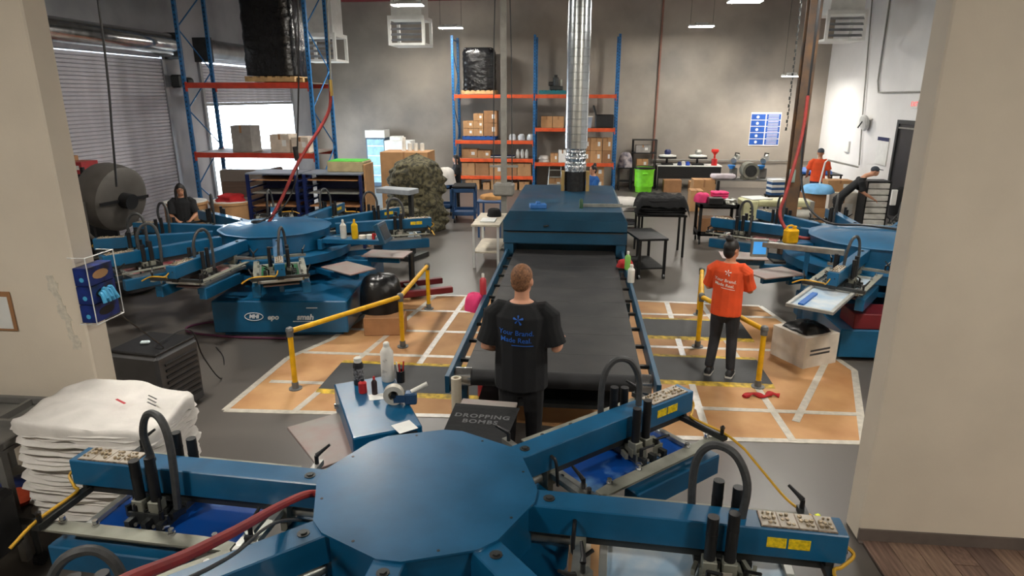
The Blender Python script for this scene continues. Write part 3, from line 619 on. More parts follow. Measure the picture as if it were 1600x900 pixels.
single(MB().lathe([(.05,0),(.055,.06),(.0,.06)],n=16),'ink_tub',WHP,'white ink tub on the press shelf','tub',(-3.14,9.46,1.1))
single(MB().lathe([(.06,0),(.06,.02),(.055,.05)],n=16),'tape_roll',mat('white_tape',(220,214,200),.5),'flat roll of white tape beside the tub','tape',(-3.256,9.46,1.1))
single(MB().cyl((0,-.05,.02),(.0,.07,.05),.018).bx(-.018,.018,-.06,-.02,0,.09),'red_spray_gun',REDP,'red spray gun lying by the touch panel','tool',(-3.068,9.46,1.1))
lg = MB(TR(rz=R(5.8)))
for (txt,x,sz,z) in (('MHI',.22,.075,.30),('epo',.48,.1,.29),('smah',.92,.11,.29)):
    text(txt, sz, LOGO, b2, TR(rz=R(5.8)) @ TR(x,-1.757,z,rx=PI/2), 'logo', .002, bold=.004, shear=.2)
m = MB(TR(rz=R(5.8)) @ TR(.22,-1.757,.30,rx=PI/2))
m.tube([(.125*math.cos(k*PI/16),.055*math.sin(k*PI/16),0) for k in range(33)],.006,6); m.build('logo_oval', LOGO, b2)
MB(TR(rz=R(5.8))).bx(.75,1.1,-1.759,-1.755,.225,.235).bx(.95,1.1,-1.759,-1.755,.42,.43).build('logo_underline', LOGO, b2)['kind']='stuff'
b3 = MB().bx(-1.18,.75,-1.95,-.2,.05,.42,.015).build('base_cabinet', BLUE, p3)
# tablet console of the right press
t = thing('tablet_console','aluminium rail console with a small blue tablet screen at the yellow jug press','console',(2.66,9.3,0),R(-25))
MB().bx(.0,1.05,-.05,.05,1.145,1.215,.004).build('rail', ALU, t); MB().bx(.57,.63,-.03,.03,.0,1.146).build('post', BLUE, t)
MB(TR(-.03,-.04,1.13,rz=R(25))).bx(-.12,.12,-.02,.02,-.13,.13,.01).build('tablet', ALU, t); MB(TR(-.03,-.04,1.13,rz=R(25))).bx(-.09,.09,-.024,-.02,-.09,.09).build('screen', mat('tablet_blue',(70,150,220),.3,emit=.6), t)
t = thing('ink_jug','yellow plastic jug on the tablet press','jug',(3.18,9.75,1.1),.3)
MB().bx(-.1,.1,-.07,.07,0,.22,.025).cyl((.05,0,.22),(.05,0,.26),.03).build('body', YEL, t); MB().tube(spline([(-.09,0,.2),(-.06,0,.26),(0,0,.27),(.04,0,.24)],5),.014,8).build('handle', YEL, t)
single(MB().bx(-.2,.37,-.08,.08,1.03,1.1),'ink_shelf',BLUE,'blue ledge carrying the yellow jug','shelf',(3.2,9.78,0),.3)
a = A3+PI/2; ux, uy = math.cos(a), math.sin(a)
screen((P3C[0]+2.47*ux,P3C[1]+2.47*uy,.952),a,'silver framed screen with pale mesh sticking out over the carton with black bag',MESHW,1.0,.5)
single(MB().bx(.2,.75,-.03,.03,.007,.03),'squeegee_blade',mat('squeegee_blue',(30,100,180),.4),'long blue squeegee lying on the silver framed screen','squeegee',(P3C[0]+2.6*ux+.12*uy,P3C[1]+2.6*uy-.12*ux,.952),a)
for i,(x,y,rz) in enumerate(((1.95,9.5,R(10)),(2.45,8.35,R(-20)))):
    pass
# ceiling drops
t = thing('hose_drop','hanging pole of hoses over the bottle shelf press','hose',(-4.3,10.2,0))
MB().tube(spline([(-3.9,10.5,7.5),(-3.93,10.5,4.6),(-3.97,10.5,3.25)],4),.018,8).build('pipe', ALU, t, world=True)
MB().tube(spline([(-3.97,10.5,3.3),(-4.05,10.45,2.9),(-4.4,10.0,2.2),(-4.65,9.8,1.64),(-4.82,9.65,1.3),(-4.86,9.62,1.22)],7),.026,10).build('red_hose', REDH, t, world=True)
MB().tube(spline([(-4.25,10.2,7.5),(-4.27,10.2,4.6),(-4.5,10.2,2.31),(-4.52,10.1,1.9),(-4.66,9.85,1.5),(-4.9,9.5,1.32),(-5.06,9.55,1.31),(-4.92,9.72,1.3)],7),.013,8).build('black_cable', BLACK, t, world=True)
MB().cyl((-4.51,10.2,2.2),(-4.53,10.2,2.42),.04).build('connector', BLACK, t, world=True)
MB().cyl((-3.97,10.5,3.2),(-3.97,10.5,3.45),.03).build('coupling', mat('brass',(190,160,90),.3,.8), t, world=True)
t = thing('hose_drop','red hose hanging from above to the yellow jug press','hose',(3.6,11,0))
MB().tube(spline([(3.7,11.4,7.5),(3.62,11.1,4.6),(3.58,11,3.15)],4),.013,8).build('cable', BLACK, t, world=True)
MB().tube(spline([(3.58,11,3.2),(3.5,10.8,2.6),(3.25,10.4,1.8),(3.14,10.25,1.45),(3.25,10.1,1.2),(3.42,10.05,1.13),(3.56,10.03,1.12)],7),.026,10).build('red_hose', REDH, t, world=True)
single(MB().tube(spline([(3.72,11.5,7.5),(3.75,11.5,3),(3.75,11.2,1.7),(3.95,10.6,1.29),(4.4,10.1,1.325),(5.1,9.75,1.29),(5.5,9.6,1.26),(5.8,9.5,1.2)],7),.018,8),'power_cable',BLACK,'black cable lying across the blue hub behind the yellow jug','cable')
single(MB().tube(spline([(-6.6,9.1,7.5),(-6.7,9.1,4),(-6.78,9.05,2.6),(-6.85,9.05,1.9)],6),.016,8),'power_cable',BLACK,'black cable hanging in front of the closed roll-up door','cable')
# ---------------------------------------------------------------- trash box etc. right
t = thing('trash_carton','white carton with a black bin bag and printed sides','carton',(2.92,7.95,0),R(28))
MB().bx(-.27,.27,-.27,.27,0,.4).build('carton', mat('white_carton',(214,206,194),.7,var=.06), t)
def bag(u,v):
    a = u*2*PI; r = .27*(1+.06*NZ.noise((math.cos(a)*3,math.sin(a)*3,v*3))); q = 1/max(abs(math.cos(a)),abs(math.sin(a)))*.85
    q = min(q,1.15); z = .40+.13*math.sin(v*PI*.75)-.12*(1-v) ; rr = r*q*(1.04-1.02*v*v)
    return (rr*math.cos(a), rr*math.sin(a), z-.04*abs(math.sin(2*a))*(1-v))
BAG = mat('bin_bag',(18,18,20),.3,var=.3,bump=.4,bscale=12)
MB().grid(bag,32,8).build('bin_bag', BAG, t, ang=80)
for i,(w,z) in enumerate((('PAPER PRODUCTS',.22),('QUALITY GOODS',.18))): pass
for k in range(4): MB().bx(.12-.3 if k<2 else -.12,.12 if k<2 else .14,-.2725,-.27,.16+.05*(k%2),.185+.05*(k%2)).build('printed_line', PRINT, t)
MB().bx(.27,.2725,-.15,.12,.17,.19).bx(.27,.2725,-.1,.1,.21,.25).build('printed_block', PRINT, t)['kind']='stuff'
single(MB().tube(spline([(-.2,0,.015),(-.08,.04,.025),(.02,-.03,.02),(.12,.02,.03),(.2,-.02,.015)],5),[.03+.012*math.sin(i) for i in range(21)],8,flat=.6),'red_cloth',mat('red_rag',(170,26,30),.8),'red rag on the paper at the foot of the yellow rail','cloth',(2.1,6.75,.005),.2)
single(MB().bx(-.28,.28,-.16,.16,0,.26,.01),'brown_carton',CARD2,'low brown carton under the black bag beside the yellow rail','carton',(-2.62,8.35,.005),R(8))
def blob(r, h, seed, n=28, mz=10, amp=.15):
    def f(u,v):
        a = u*2*PI; rr = r*math.cos(v*PI/2)**.45*(1+amp*NZ.noise((math.cos(a)*1.5+seed,math.sin(a)*1.5,v*2)))
        return (rr*math.cos(a), rr*math.sin(a), h*math.sin(v*PI/2)*(1+amp*.4*NZ.noise((math.cos(a)*2,math.sin(a)*2+seed,v))))
    return MB().grid(f, n, mz)
single(blob(.33,.5,3),'bin_bag',BAG,'full black bin bag on the brown carton by the blue press base','bag',(-2.75,8.6,.27))
for i,(x,y,l) in enumerate(((-1.3,9.9,'left rail'),(.9,8.9,'right rail'))):
    bottle((-1.09 if i==0 else .73,7.4 if i==0 else 8.75,.9),.04,.26,mat('pink_liquid',(190,60,70),.3) if i==0 else mat('green_liquid',(130,190,90),.3),WHP,('pink spray bottle at the dryer rail','green spray bottle at the dryer rail')[i],'spray_bottle',.35)
single(blob(.14,.2,8),'pink_cloth',mat('hot_pink',(230,60,120),.8),'hot pink cloth hanging by the dryer rail','cloth',(-1.19,7.42,.7))
bottle((.73,8.1,.9),.045,.24,WHP,WHP,'white spray bottle on the dryer rail near the green one','spray_bottle',.4)
single(blob(.12,.1,5),'red_cloth',mat('red_rag',(170,26,30),.8),'red rag bunched on the dryer rail','cloth',(.72,8.98,.88))
# ---------------------------------------------------------------- people
from mathutils.bvhtree import BVHTree
SKIN = mat('skin', (206,150,120), .55, var=.05); SKIN2 = mat('skin_tan', (186,132,102), .55, var=.05)
HAIRB = mat('black_hair', (24,20,20), .5, var=.3, scale=40); HAIRL = mat('short_brown_hair', (134,92,62), .7, var=.25, scale=60)
PANTS = mat('black_trousers', (26,26,29), .85, var=.2); ORSH = mat('orange_shirt', (224,80,34), .85, var=.06, bump=.2, bscale=12); SHOE = mat('dark_shoe', (34,34,38), .6); SOLE = mat('white_sole', (206,204,198), .6)
DKSH = mat('black_tee', (22,23,26), .88, var=.12, bump=.25, bscale=10); BLSH = mat('blue_tee', (30,90,160), .85)
def remesh(o, vox, smooth=3):
    md = o.modifiers.new('r', 'REMESH'); md.mode = 'VOXEL'; md.voxel_size = vox
    if smooth: s = o.modifiers.new('s', 'SMOOTH'); s.iterations = smooth; s.factor = .5
    dg = bpy.context.evaluated_depsgraph_get(); me = bpy.data.meshes.new_from_object(o.evaluated_get(dg)); me.name = o.name
    o.modifiers.clear(); old = o.data; mt = old.materials[0]; o.data = me; me.materials.clear(); me.materials.append(mt); me.shade_smooth(); return o
def hand(m, w, d, up, s=1., curl=.6, side=1):
    w = Vector(w); d = Vector(d).normalized(); up = Vector(up).normalized(); lat = d.cross(up).normalized(); up = lat.cross(d)
    k = w+d*.085*s
    m.tube([w-d*.02, w+d*.03*s, k], [.026*s,.036*s,.034*s], 10, flat=.55)
    for i, L in enumerate((.068,.078,.073,.056)):
        b = k+lat*(-.027+i*.018)*s; a = b+(d*math.cos(curl*.5)-up*math.sin(curl*.5))*L*.5*s
        c = a+(d*math.cos(curl*1.5)-up*math.sin(curl*1.5))*L*.5*s
        m.tube([b-d*.02*s, b, a, c], [.009*s,.009*s,.0085*s,.007*s], 7)
    b = w+d*.03*s-lat*side*.026*s; m.tube([b, b+(d*.6-lat*side*.8)*.035*s, b+(d*.95-lat*side*.7)*.062*s], [.012*s,.010*s,.008*s], 7)
def person(name, label, loc, rz, s=1., shirt=DKSH, pants=PANTS, skin=SKIN, hair='short', arms=None, lean=0., legs=None, headturn=0., headtilt=0., vox=.012, hem=.86, fat=1., legs_on=True):
    t = thing(name, label, 'person', loc, rz); S = Matrix.Diagonal((s,s,s,1))
    cy = lambda z: math.tan(lean)*max(0,z-.92)
    arms = arms or {1:((.25,.02,1.14),(.27,.2,1.0)), -1:((-.25,.02,1.14),(-.27,.2,1.0))}
    legs = legs or {1:((.1,0,.5),(.11,-.02,.08)), -1:((-.1,0,.5),(-.11,-.02,.08))}
    b = MB(S); hz = 1.60; hy = cy(1.55)+.015+headtilt
    HT = S @ TR(0,hy,hz,rz=headturn)
    tors = [(.86,.155,.11),(1.0,.145,.1),(1.12,.14,.1),(1.25,.16,.105),(1.36,.17,.1),(1.42,.13,.08),(1.46,.065,.06)]
    b.ell([((0,cy(z),z),a*fat,c*fat) for z,a,c in tors])
    b.tube([(0,cy(1.42),1.42),(0,cy(1.5)+.005,1.5),(0,hy-.01,1.55)],[.062,.056,.056],12)
    b.T = HT; b.ball((0,0,.015),(.075,.093,.112),16,12).ball((0,.03,-.05),(.058,.062,.062),12,8)
    b.loft([[(x*.016*q,.085+.02*q2,z0+zz) for x,q2,zz in ((-1,0,0),(0,1,0),(1,0,0),(0,-.5,0))] for q,z0 in ((.5,.02),(1,-.02),(1.1,-.028))])
    for e in (-1,1): b.ball((e*.077,-.005,.0),(.012,.024,.032),8,6)
    b.T = S
    for e in (-1,1):
        sh = Vector((e*.18*fat,cy(1.39),1.395)); el, wr = (Vector(p) for p in arms[e])
        b.tube([(e*.06,cy(1.38),1.385),(e*.15*fat,cy(1.39),1.398), sh+Vector((e*.015,0,-.03)), sh.lerp(el,.5), el, el.lerp(wr,.35), wr],[.05,.054,.054,.048,.041,.041,.028],10)
        hand(b, wr, wr-el, (0,0,1) if abs((wr-el).normalized().z)<.8 else (0,1,0), 1., .6, e)
        hp = Vector((e*.085,0,.9)); kn, an = (Vector(p) for p in legs[e])
        if legs_on: b.tube([hp, hp.lerp(kn,.5), kn, kn.lerp(an,.4), an],[.078,.07,.052,.05,.036],10)
    body = remesh(b.build('body', skin, t), vox*s)
    # shirt
    c = MB(S)
    ts = [(hem,.185,.135),(.95,.182,.13),(1.1,.178,.128),(1.25,.188,.13),(1.35,.192,.125),(1.41,.15,.1),(1.45,.095,.085)]
    c.ell([((0,cy(z),z),a*fat,q*fat) for z,a,q in ts])
    for e in (-1,1):
        sh = Vector((e*.165*fat,cy(1.38),1.385)); el = Vector(arms[e][0]); c.tube([(e*.06,cy(1.38),1.375),(e*.15*fat,cy(1.38),1.39), sh+Vector((e*.03,0,-.035)), sh.lerp(el,.45), sh.lerp(el,.88)],[.066,.072,.078,.08,.086],12)
    sho = remesh(c.build('tshirt', shirt, t), vox*s*.8, 4)
    if legs_on:
        p = MB(S).ell([((0,0,.70),.06,.06),((0,0,.80),.165,.125),((0,0,.95),.165,.12)])
        for e in (-1,1):
            hp = Vector((e*.085,0,.88)); kn, an = (Vector(q) for q in legs[e])
            p.tube([hp, hp.lerp(kn,.5), kn, kn.lerp(an,.5), an+Vector((0,0,.02))],[.092,.085,.068,.062,.056],12)
        remesh(p.build('trousers', pants, t), vox*s, 3)
        for e in (-1,1):
            an = Vector(legs[e][1]); f = MB(S @ Matrix.Translation((an.x,an.y,an.z-.08)))
            f.loft([[(x*w,y,z) for x,z in ((-1,.012),(-1,zt*.6),(-.5,zt),(.5,zt),(1,zt*.6),(1,.012))] for y,w,zt in ((-.08,.03,.07),(-.05,.042,.1),(.02,.042,.095),(.1,.046,.06),(.17,.03,.04))])
            sh_ = f.build('shoe', SHOE, t, ang=60)
            g = MB(S @ Matrix.Translation((an.x,an.y,an.z-.08)))
            g.loft([[(x*w,y,z) for x,z in ((-1,0),(-1,.022),(1,.022),(1,0))] for y,w in ((-.085,.034),(-.05,.045),(.02,.044),(.1,.049),(.178,.032))]); g.build('sole', SOLE, sh_, ang=60)
    # hair
    h = MB(HT)
    if hair == 'short': h.ball((0,-.012,.042),(.081,.094,.095),16,10).ball((0,-.04,-.0),(.074,.06,.075),12,8)
    elif hair == 'bun': h.ball((0,-.014,.035),(.084,.098,.1),16,10).ball((0,-.045,-.02),(.076,.062,.085),12,8).ball((.0,-.05,.14),(.05,.05,.045),12,8)
    elif hair == 'long': h.ball((0,-.01,.045),(.084,.098,.098),16,10).tube([(-.05,.01,.09),(-.082,.015,0),(-.088,.01,-.1),(-.09,.02,-.22),(-.08,.03,-.3)],[.03,.03,.03,.032,.015],8).tube([(.05,.01,.09),(.082,.015,0),(.088,.01,-.1),(.09,.02,-.22),(.08,.03,-.3)],[.03,.03,.03,.032,.015],8).tube([(0,-.05,.03),(0,-.075,-.12),(0,-.08,-.26),(0,-.07,-.36)],[.075,.08,.07,.03],12,flat=.6)
    elif hair == 'cap': h.ball((0,0,.05),(.085,.1,.085),16,10).box((0,.12,.05),(.13,.12,.012),rx=-.15)
    ho = remesh(h.build('hair' if hair!='cap' else 'cap', HAIRL if hair=='short' else (HAIRB if hair != 'cap' else mat('grey_cap',(70,76,86),.8)), t), .008*s, 2)
    f = MB(HT)
    for e in (-1,1): f.ball((e*.03,.084,.02),(.011,.008,.007),8,6)
    f.build('eyes', HAIRB, t)['kind'] = 'stuff'
    MB(HT).box((0,.088,-.058),(.042,.008,.009)).build('mouth', mat('lips',(150,80,76),.5), t)
    t['_s'] = s; return t, sho, body
def decal(t, target, parts, y0=-1):
    # lay flat lettering (x,z in the person's frame) on the back of the shirt
    me = target.data; bv = BVHTree.FromPolygons([v.co for v in me.vertices],[tuple(p.vertices) for p in me.polygons])
    for o in parts:
        b = bmesh.new(); b.from_mesh(o.data); bmesh.ops.triangulate(b, faces=b.faces); 
        for v in b.verts:
            hit = bv.ray_cast(Vector((v.co.x,y0,v.co.z)), Vector((0,1,0)))
            if hit[0] is not None: v.co.y = hit[0].y-.006
        b.to_mesh(o.data); b.free()
def back_print(t, sho, m, s, rot=0.):
    B = TR(0,-.3,0) @ TR(0,0,1.22*s,ry=rot) @ TR(rx=PI/2)
    ps = [text('Your Brand.',.053*s,m,sho,B @ TR(-.02*s,.03*s,0),'slogan',0,bold=.0006), text('Made Real.',.053*s,m,sho,B @ TR(-.02*s,-.026*s,0),'slogan',0,bold=.0006)]
    ps.append(MB(B).grid(lambda u,v: ((-.05+.16*u)*s,(-.068+.006*v)*s,0),24,1).build('slogan_line', m, sho))
    st_ = MB(B @ TR(-.01*s,.13*s,0))
    for k,L in enumerate((.038,.03,.036,.03,.04)):
        a = k*2*PI/5+.3; st_.add([(0,0,0),(L*s*math.cos(a-.22),L*s*math.sin(a-.22),0),(L*1.1*s*math.cos(a),L*1.1*s*math.sin(a),0),(L*s*math.cos(a+.22),L*s*math.sin(a+.22),0)],[(0,1,2,3)])
    ps.append(st_.build('star_mark', m, sho, ang=0)); decal(t, sho, ps)
    ps[-1]['kind'] = 'stuff'; ps[-2]['kind'] = 'stuff'
ms = 1.10
man, msh, _ = person('person','person in a black shirt with blue lettering working at the dryer belt',(-.42,4.98,0),R(-4),ms,DKSH,PANTS,SKIN,'short',
    arms={1:((.27,-.01,1.10),(.27,.25,1.08)),-1:((-.27,-.02,1.09),(-.17,.22,1.0))}, vox=.008, hem=.78, fat=1.12, headturn=R(-12), lean=.03)
back_print(man, msh, mat('royal_blue_print',(36,98,190),.7), ms, .03)
ws = .95
wom, wsh, _ = person('person','person in an orange shirt with white lettering standing on the mat',(1.76,7.30,.017),R(-24),ws,ORSH,mat('charcoal_jeans',(44,46,52),.85,var=.2),SKIN2,'bun',
    arms={1:((.24,.1,1.1),(.2,.32,1.13)),-1:((-.24,.06,1.1),(-.14,.3,1.12))}, vox=.008, hem=.80, headturn=R(-35),
    legs={1:((.1,.02,.5),(.12,.0,.08)),-1:((-.1,.02,.5),(-.13,-.04,.08))})
back_print(wom, wsh, mat('white_slogan',(238,232,226),.7), ws, .12)
person('person','person with long dark hair and glasses in a black shirt behind the bottle shelf press',(-7.5,11.6,0),R(212),.93,DKSH,PANTS,SKIN2,'long',
    arms={1:((.24,.08,1.1),(.12,.3,1.02)),-1:((-.24,.08,1.1),(-.12,.3,1.02))}, headtilt=.02)
pw = [o for o in bpy.data.objects if o.name.startswith('person') and not o.parent][-1]
m = MB(TR(0,.035+.015+.0,1.60*.93))
for e in (-1,1): m.tube([(e*.03+.026*math.cos(k*PI/8), .062+.04, .02+.02*math.sin(k*PI/8)) for k in range(17)],.004,5)
m.build('glasses', mat('wire_rim',(120,96,80),.3,.6), pw)['kind']='stuff'
person('person','person with long dark hair in black clothes by the blue cart at the rack',(-3.45,18.5,0),R(110),.92,DKSH,PANTS,SKIN,'long', arms={1:((.22,.1,1.12),(.16,.36,1.1)),-1:((-.22,.1,1.12),(-.16,.36,1.1))}, vox=.014)
person('person','person in a blue shirt standing behind the dryer hood beside the duct',(.40,16.0,0),R(120),.92,BLSH,PANTS,SKIN,'bun', arms={1:((.22,.12,1.1),(.1,.34,1.25)),-1:((-.22,.1,1.12),(-.1,.34,1.2))}, vox=.014)
person('person','person in an orange shirt and cap facing the white wall',(6.72,19,0),R(-20),1.05,ORSH,mat('navy_trousers',(34,40,70),.85),SKIN2,'cap', vox=.014)
person('person','person in a black hoodie bending over a box by the drawer tower',(6.2,16,0),R(-100),.95,DKSH,PANTS,SKIN,'cap', arms={1:((.22,.5,1.1),(.16,.75,.95)),-1:((-.22,.5,1.1),(-.16,.75,.95))}, lean=.75, vox=.014, headtilt=.12)
# ---------------------------------------------------------------- pallet racks and their load
def rack(name, label, x, y, bays, bw, depth, H, levels, beam_mat=ORANGE):
    t = thing(name, label, 'rack', (x,y,0)); n = 0
    for i in range(bays+1):
        px = i*bw
        for yy in (0,depth):
            MB().bx(px-.04,px+.04,yy-.035,yy+.035,0,H).build('upright', RACKB, t)
            m = MB()
            for k in range(int(H/.1)): m.bx(px-.012,px+.012,yy-.038,yy-.0345,.05+k*.1,.09+k*.1)
            m.build('upright_slots', mat('slot_dark',(10,40,70),.6), t)['kind'] = 'stuff'
        z = .2; fl_ = 0
        while z+.9 < H:
            MB().cyl((px,0 if fl_ else depth,z),(px,depth if fl_ else 0,z+.9),.016,n=6).build('brace', RACKB, t); z += .9; fl_ ^= 1
        for zz in (.2,H-.15): MB().bx(px-.015,px+.015,0,depth,zz,zz+.04).build('brace', RACKB, t)
    for i in range(bays):
        for z, deck in levels[i]:
            for yy in (-.02,depth+.02):
                MB().bx(i*bw+.04,(i+1)*bw-.04,yy-.025,yy+.025,z-.12,z,.006).build('beam', beam_mat, t)
                for px in (i*bw+.045,(i+1)*bw-.045): MB().bx(px-.012,px+.012,yy-.035,yy+.035,z-.2,z+.02).build('beam_connector', beam_mat, t)
            if deck: MB().bx(i*bw+.04,(i+1)*bw-.04,.0,depth,z-.02,z).build('deck', mat('rack_deck',(120,104,90),.7,var=.1), t)
    return t
def carton(x, y, z, w, d, h, label, m=CARD, rz=0, group=None, tag_=True):
    t = thing('carton', label, 'box', (x,y,z), rz, group)
    MB().bx(-w/2,w/2,-d/2,d/2,0,h,.004).build('box', m, t)
    MB().bx(-.025,.025,-d/2-.001,-d/2+.001,h*.72,h).bx(-.025,.025,-d/2,d/2,h,h+.0012).build('tape', TAPE if 0 else CARD2, t)['kind']='stuff'
    if tag_: MB().bx(w*.12,w*.34,-d/2-.0015,-d/2,h*.35,h*.7).build('shipping_label', WHITE, t)
    return t
def pallet(x, y, z, w, d, m, label):
    t = thing('pallet', label, 'pallet', (x,y,z))
    for k in range(7): MB().bx(-w/2+k*(w-.1)/6,-w/2+k*(w-.1)/6+.1,-d/2,d/2,.115,.14).build('deck_board', m, t)
    for k in range(3): MB().bx(-w/2,w/2,-d/2+k*(d-.1)/2,-d/2+k*(d-.1)/2+.1,.02,.115).build('stringer', m, t)
    return t
WOODP = mat('pallet_wood',(196,160,110),.75,var=.12)
RX, RY, BW = -4.3, 22.8, 2.79
rack('pallet_rack','two bay blue and orange pallet rack against the far wall',RX,RY,2,BW,1.05,5.15,[[(3.25,1),(1.72,1),(1.1,1),(.5,1)],[(3.25,1),(2.15,1),(.98,1)]])
# bay one, top
pallet(RX+.85,RY+.5,3.25,1.15,1.0,WOODP,'wooden pallet under the black wrapped load')
t = thing('wrapped_load','tall load wrapped in glossy black film on the top shelf','load',(RX+.85,RY+.5,3.39))
def wrap(u,v):
    a = u*2*PI; c,s = math.cos(a),math.sin(a); q = 1/(abs(c)**6+abs(s)**6)**(1/6); k = 1+.04*NZ.noise((c*4,s*4,v*14))+.03*NZ.noise((c*9+s*5,v*22,1)); e = 1-.12*max(0,v-.9)*10
    return (c*q*.54*k*e, s*q*.48*k*e, v*1.38)
MB().grid(wrap,40,30).add([(.0,0,1.36)],[]).build('film', mat('black_film',(20,20,22),.22,var=.3,scale=8,bump=.7,bscale=10), t, ang=50)
MB().bx(-.46,.46,-.4,.4,1.28,1.36).build('top_sheet', BLACK, t)
pallet(RX+.85,RY+.5,1.72,1.15,1.0,mat('blue_pallet',(24,78,150),.5),'blue plastic pallet under the stacked tan cartons')
k = 0
for (dx,dz,w,h) in ((-.42,0,.36,.26),(-.06,0,.34,.26),(-.42,.27,.36,.24),(-.06,.27,.34,.24),(-.06,.52,.34,.24),(.36,0,.46,.44),(.36,.45,.46,.4)):
    carton(RX+.85+dx+.05,RY+.35,1.86+dz,w,.5,h,('small carton at the pallet corner','small carton between its neighbours on the pallet','small carton over the corner one','small carton over the middle one','topmost small carton on the blue pallet','big carton low on the blue pallet','big carton stacked upon the other big one')[k],CARD if k<5 else CARD2,group='cartons on the blue pallet'); k += 1
for i in range(3): single(blob(.13,.2,i+1.5),'plastic_bag',mat('clear_bag',(190,194,200),.3),('white plastic bag at the end of the second shelf','plastic bag against the middle upright','plastic bag stuffed between two others')[i],'bag',(RX+2.0+.32*i,RY+.4,1.72),i)
for i,(dx,w,h) in enumerate(((.5,.55,.3),(1.02,.45,.26))): carton(RX+dx,RY+.4,1.1,w,.5,h,('flat carton on the narrow shelf by the left upright','flat carton on the narrow shelf nearer the grey drop pole')[i],CARD)
for i in range(3): bottle((RX+2.2+.16*i,RY+.3,1.1),.06,.3,WHP,WHP,('white jug nearest the pole on the narrow shelf','white jug between two others','white jug beside the middle upright')[i],'jug',.5)
for i in range(6): single(MB().bx(-.2,.2,-.16,.16,0,.03,.004),'folded_shirts',(SHIRTB,SHIRTW,DBLUE)[i%3],('black','white','navy')[i%3]+' folded cloth '+('under the paler pile','on the narrow rack shelf')[i//3],'cloth',(RX+1.45+(i//3)*.45,RY+.3,1.1+.032*(i%3)))
for i in range(5): carton(RX+.45+i*.5,RY+.35,.5,.48,.55,.43,('carton by the left upright','second carton from the left upright','carton with a white label in the middle','fourth carton from the left upright','carton by the middle upright')[i]+' on the low shelf',CARD2 if i%2 else CARD,tag_=(i==2),group='cartons on the low shelf')
for i,(dx,w,h) in enumerate(((.6,.5,.4),(1.1,.24,.3),(1.45,.36,.46),(2.0,.4,.3),(2.45,.35,.34))): carton(RX+dx,RY+.3,0,w,.5,h-.05,('floor carton under the low shelf by the upright','narrow floor carton beside it','tall floor carton under the low shelf','floor carton behind the grey pole','floor carton by the middle upright')[i],CARD,tag_=False)
# bay two
X2 = RX+BW
pallet(X2+.65,RY+.5,3.25,1.0,1.0,mat('teal_pallet',(20,110,120),.6),'teal pallet on the top shelf beside the duct')
t = thing('machine_part','grey and black machine part on the teal pallet','machine part',(X2+.75,RY+.5,3.39))
MB().bx(-.25,.2,-.2,.2,0,.14,.02).cyl((-.05,-.1,.14),(-.05,-.1,.42),.1).build('casting', STEEL, t); MB().cyl((-.05,-.1,.42),(-.05,-.1,.5),.06).bx(-.3,-.1,-.1,.1,.14,.28,.02).build('motor', BLACK, t); MB().cyl((.12,0,.14),(.12,0,.36),.05).build('flange', ALU, t)
for i in range(2): carton(X2+.42+i*.4,RY+.35,2.15,.38,.4,.38,('tan carton by the upright on the upper shelf','tan carton next to the duct on the upper shelf')[i],CARD,tag_=False)
t = thing('storage_tub','clear grey storage tub on the upper shelf','tub',(X2+1.72,RY+.35,2.15)); MB().loft([[(x*q,y*q,z) for x,y in ((-.26,-.2),(.26,-.2),(.26,.2),(-.26,.2))] for q,z in ((.85,0),(1,.36))]).build('tub', mat('tub_grey',(150,160,176),.3), t); MB().bx(-.28,.28,-.22,.22,.36,.39,.01).build('lid', WHP, t)
t = thing('equipment_case','black equipment case with an open flap on the upper shelf','case',(X2+2.4,RY+.4,2.15)); MB().bx(-.32,.32,-.25,.25,0,.44,.03).build('case', BLACK, t); MB().box((-.34,.0,.58),(.06,.4,.36),ry=-.3,bev=.02).build('flap', BLACK, t)
for i,(dx,dz) in enumerate(((1.75,0),(2.15,0),(1.75,.42),(2.15,.42),(2.52,.0),(2.52,.42))): carton(X2+dx,RY+.35,.98+dz,.39 if i<4 else .3,.5,.41,('lower carton beside the duct','lower carton in the middle of the stack','upper carton beside the duct','upper carton in the middle of the stack','lower carton at the right upright','upper carton at the right upright')[i]+' on the white edged shelf',CARD if i%2 else CARD2,group='cartons on the white edged shelf')
for i,(dx,w,h) in enumerate(((.7,.26,.3),(.99,.28,.42),(1.27,.22,.3))): carton(X2+dx,RY+.3,.98,w,.35,h,('small carton left of the white one','pale carton with a label','small carton just left of the duct')[i]+' on the white edged shelf',(CARD,WHITE,CARD2)[i])
for i in range(2): single(blob(.2,.12,i+4),'folded_cloth',SHIRTW,('white cloth bundle by the middle upright','white cloth bundle on top of another')[i],'cloth',(X2+.35,RY+.3,.98+.1*i))
t = thing('step_ladder','aluminium step ladder under the white edged shelf','ladder',(X2+.75,RY-.1,0))
for s in (-1,1): MB().tube([(s*.25,0,0),(s*.2,.25,.85)],.02,6).build('rail', ALU, t)
for k in range(3): MB().bx(-.22,.22,.05+.07*k-.04,.05+.07*k+.04,.22+.24*k,.25+.24*k).build('step', ALU, t)
for i,(dx,h) in enumerate(((.75,.4),(2.2,.44),(2.2,.4))): carton(X2+dx,RY+.45,0 if i<2 else .45,.5,.45,h,('floor carton behind the step ladder','floor carton under the right bay','floor carton stacked under the right bay')[i],CARD)
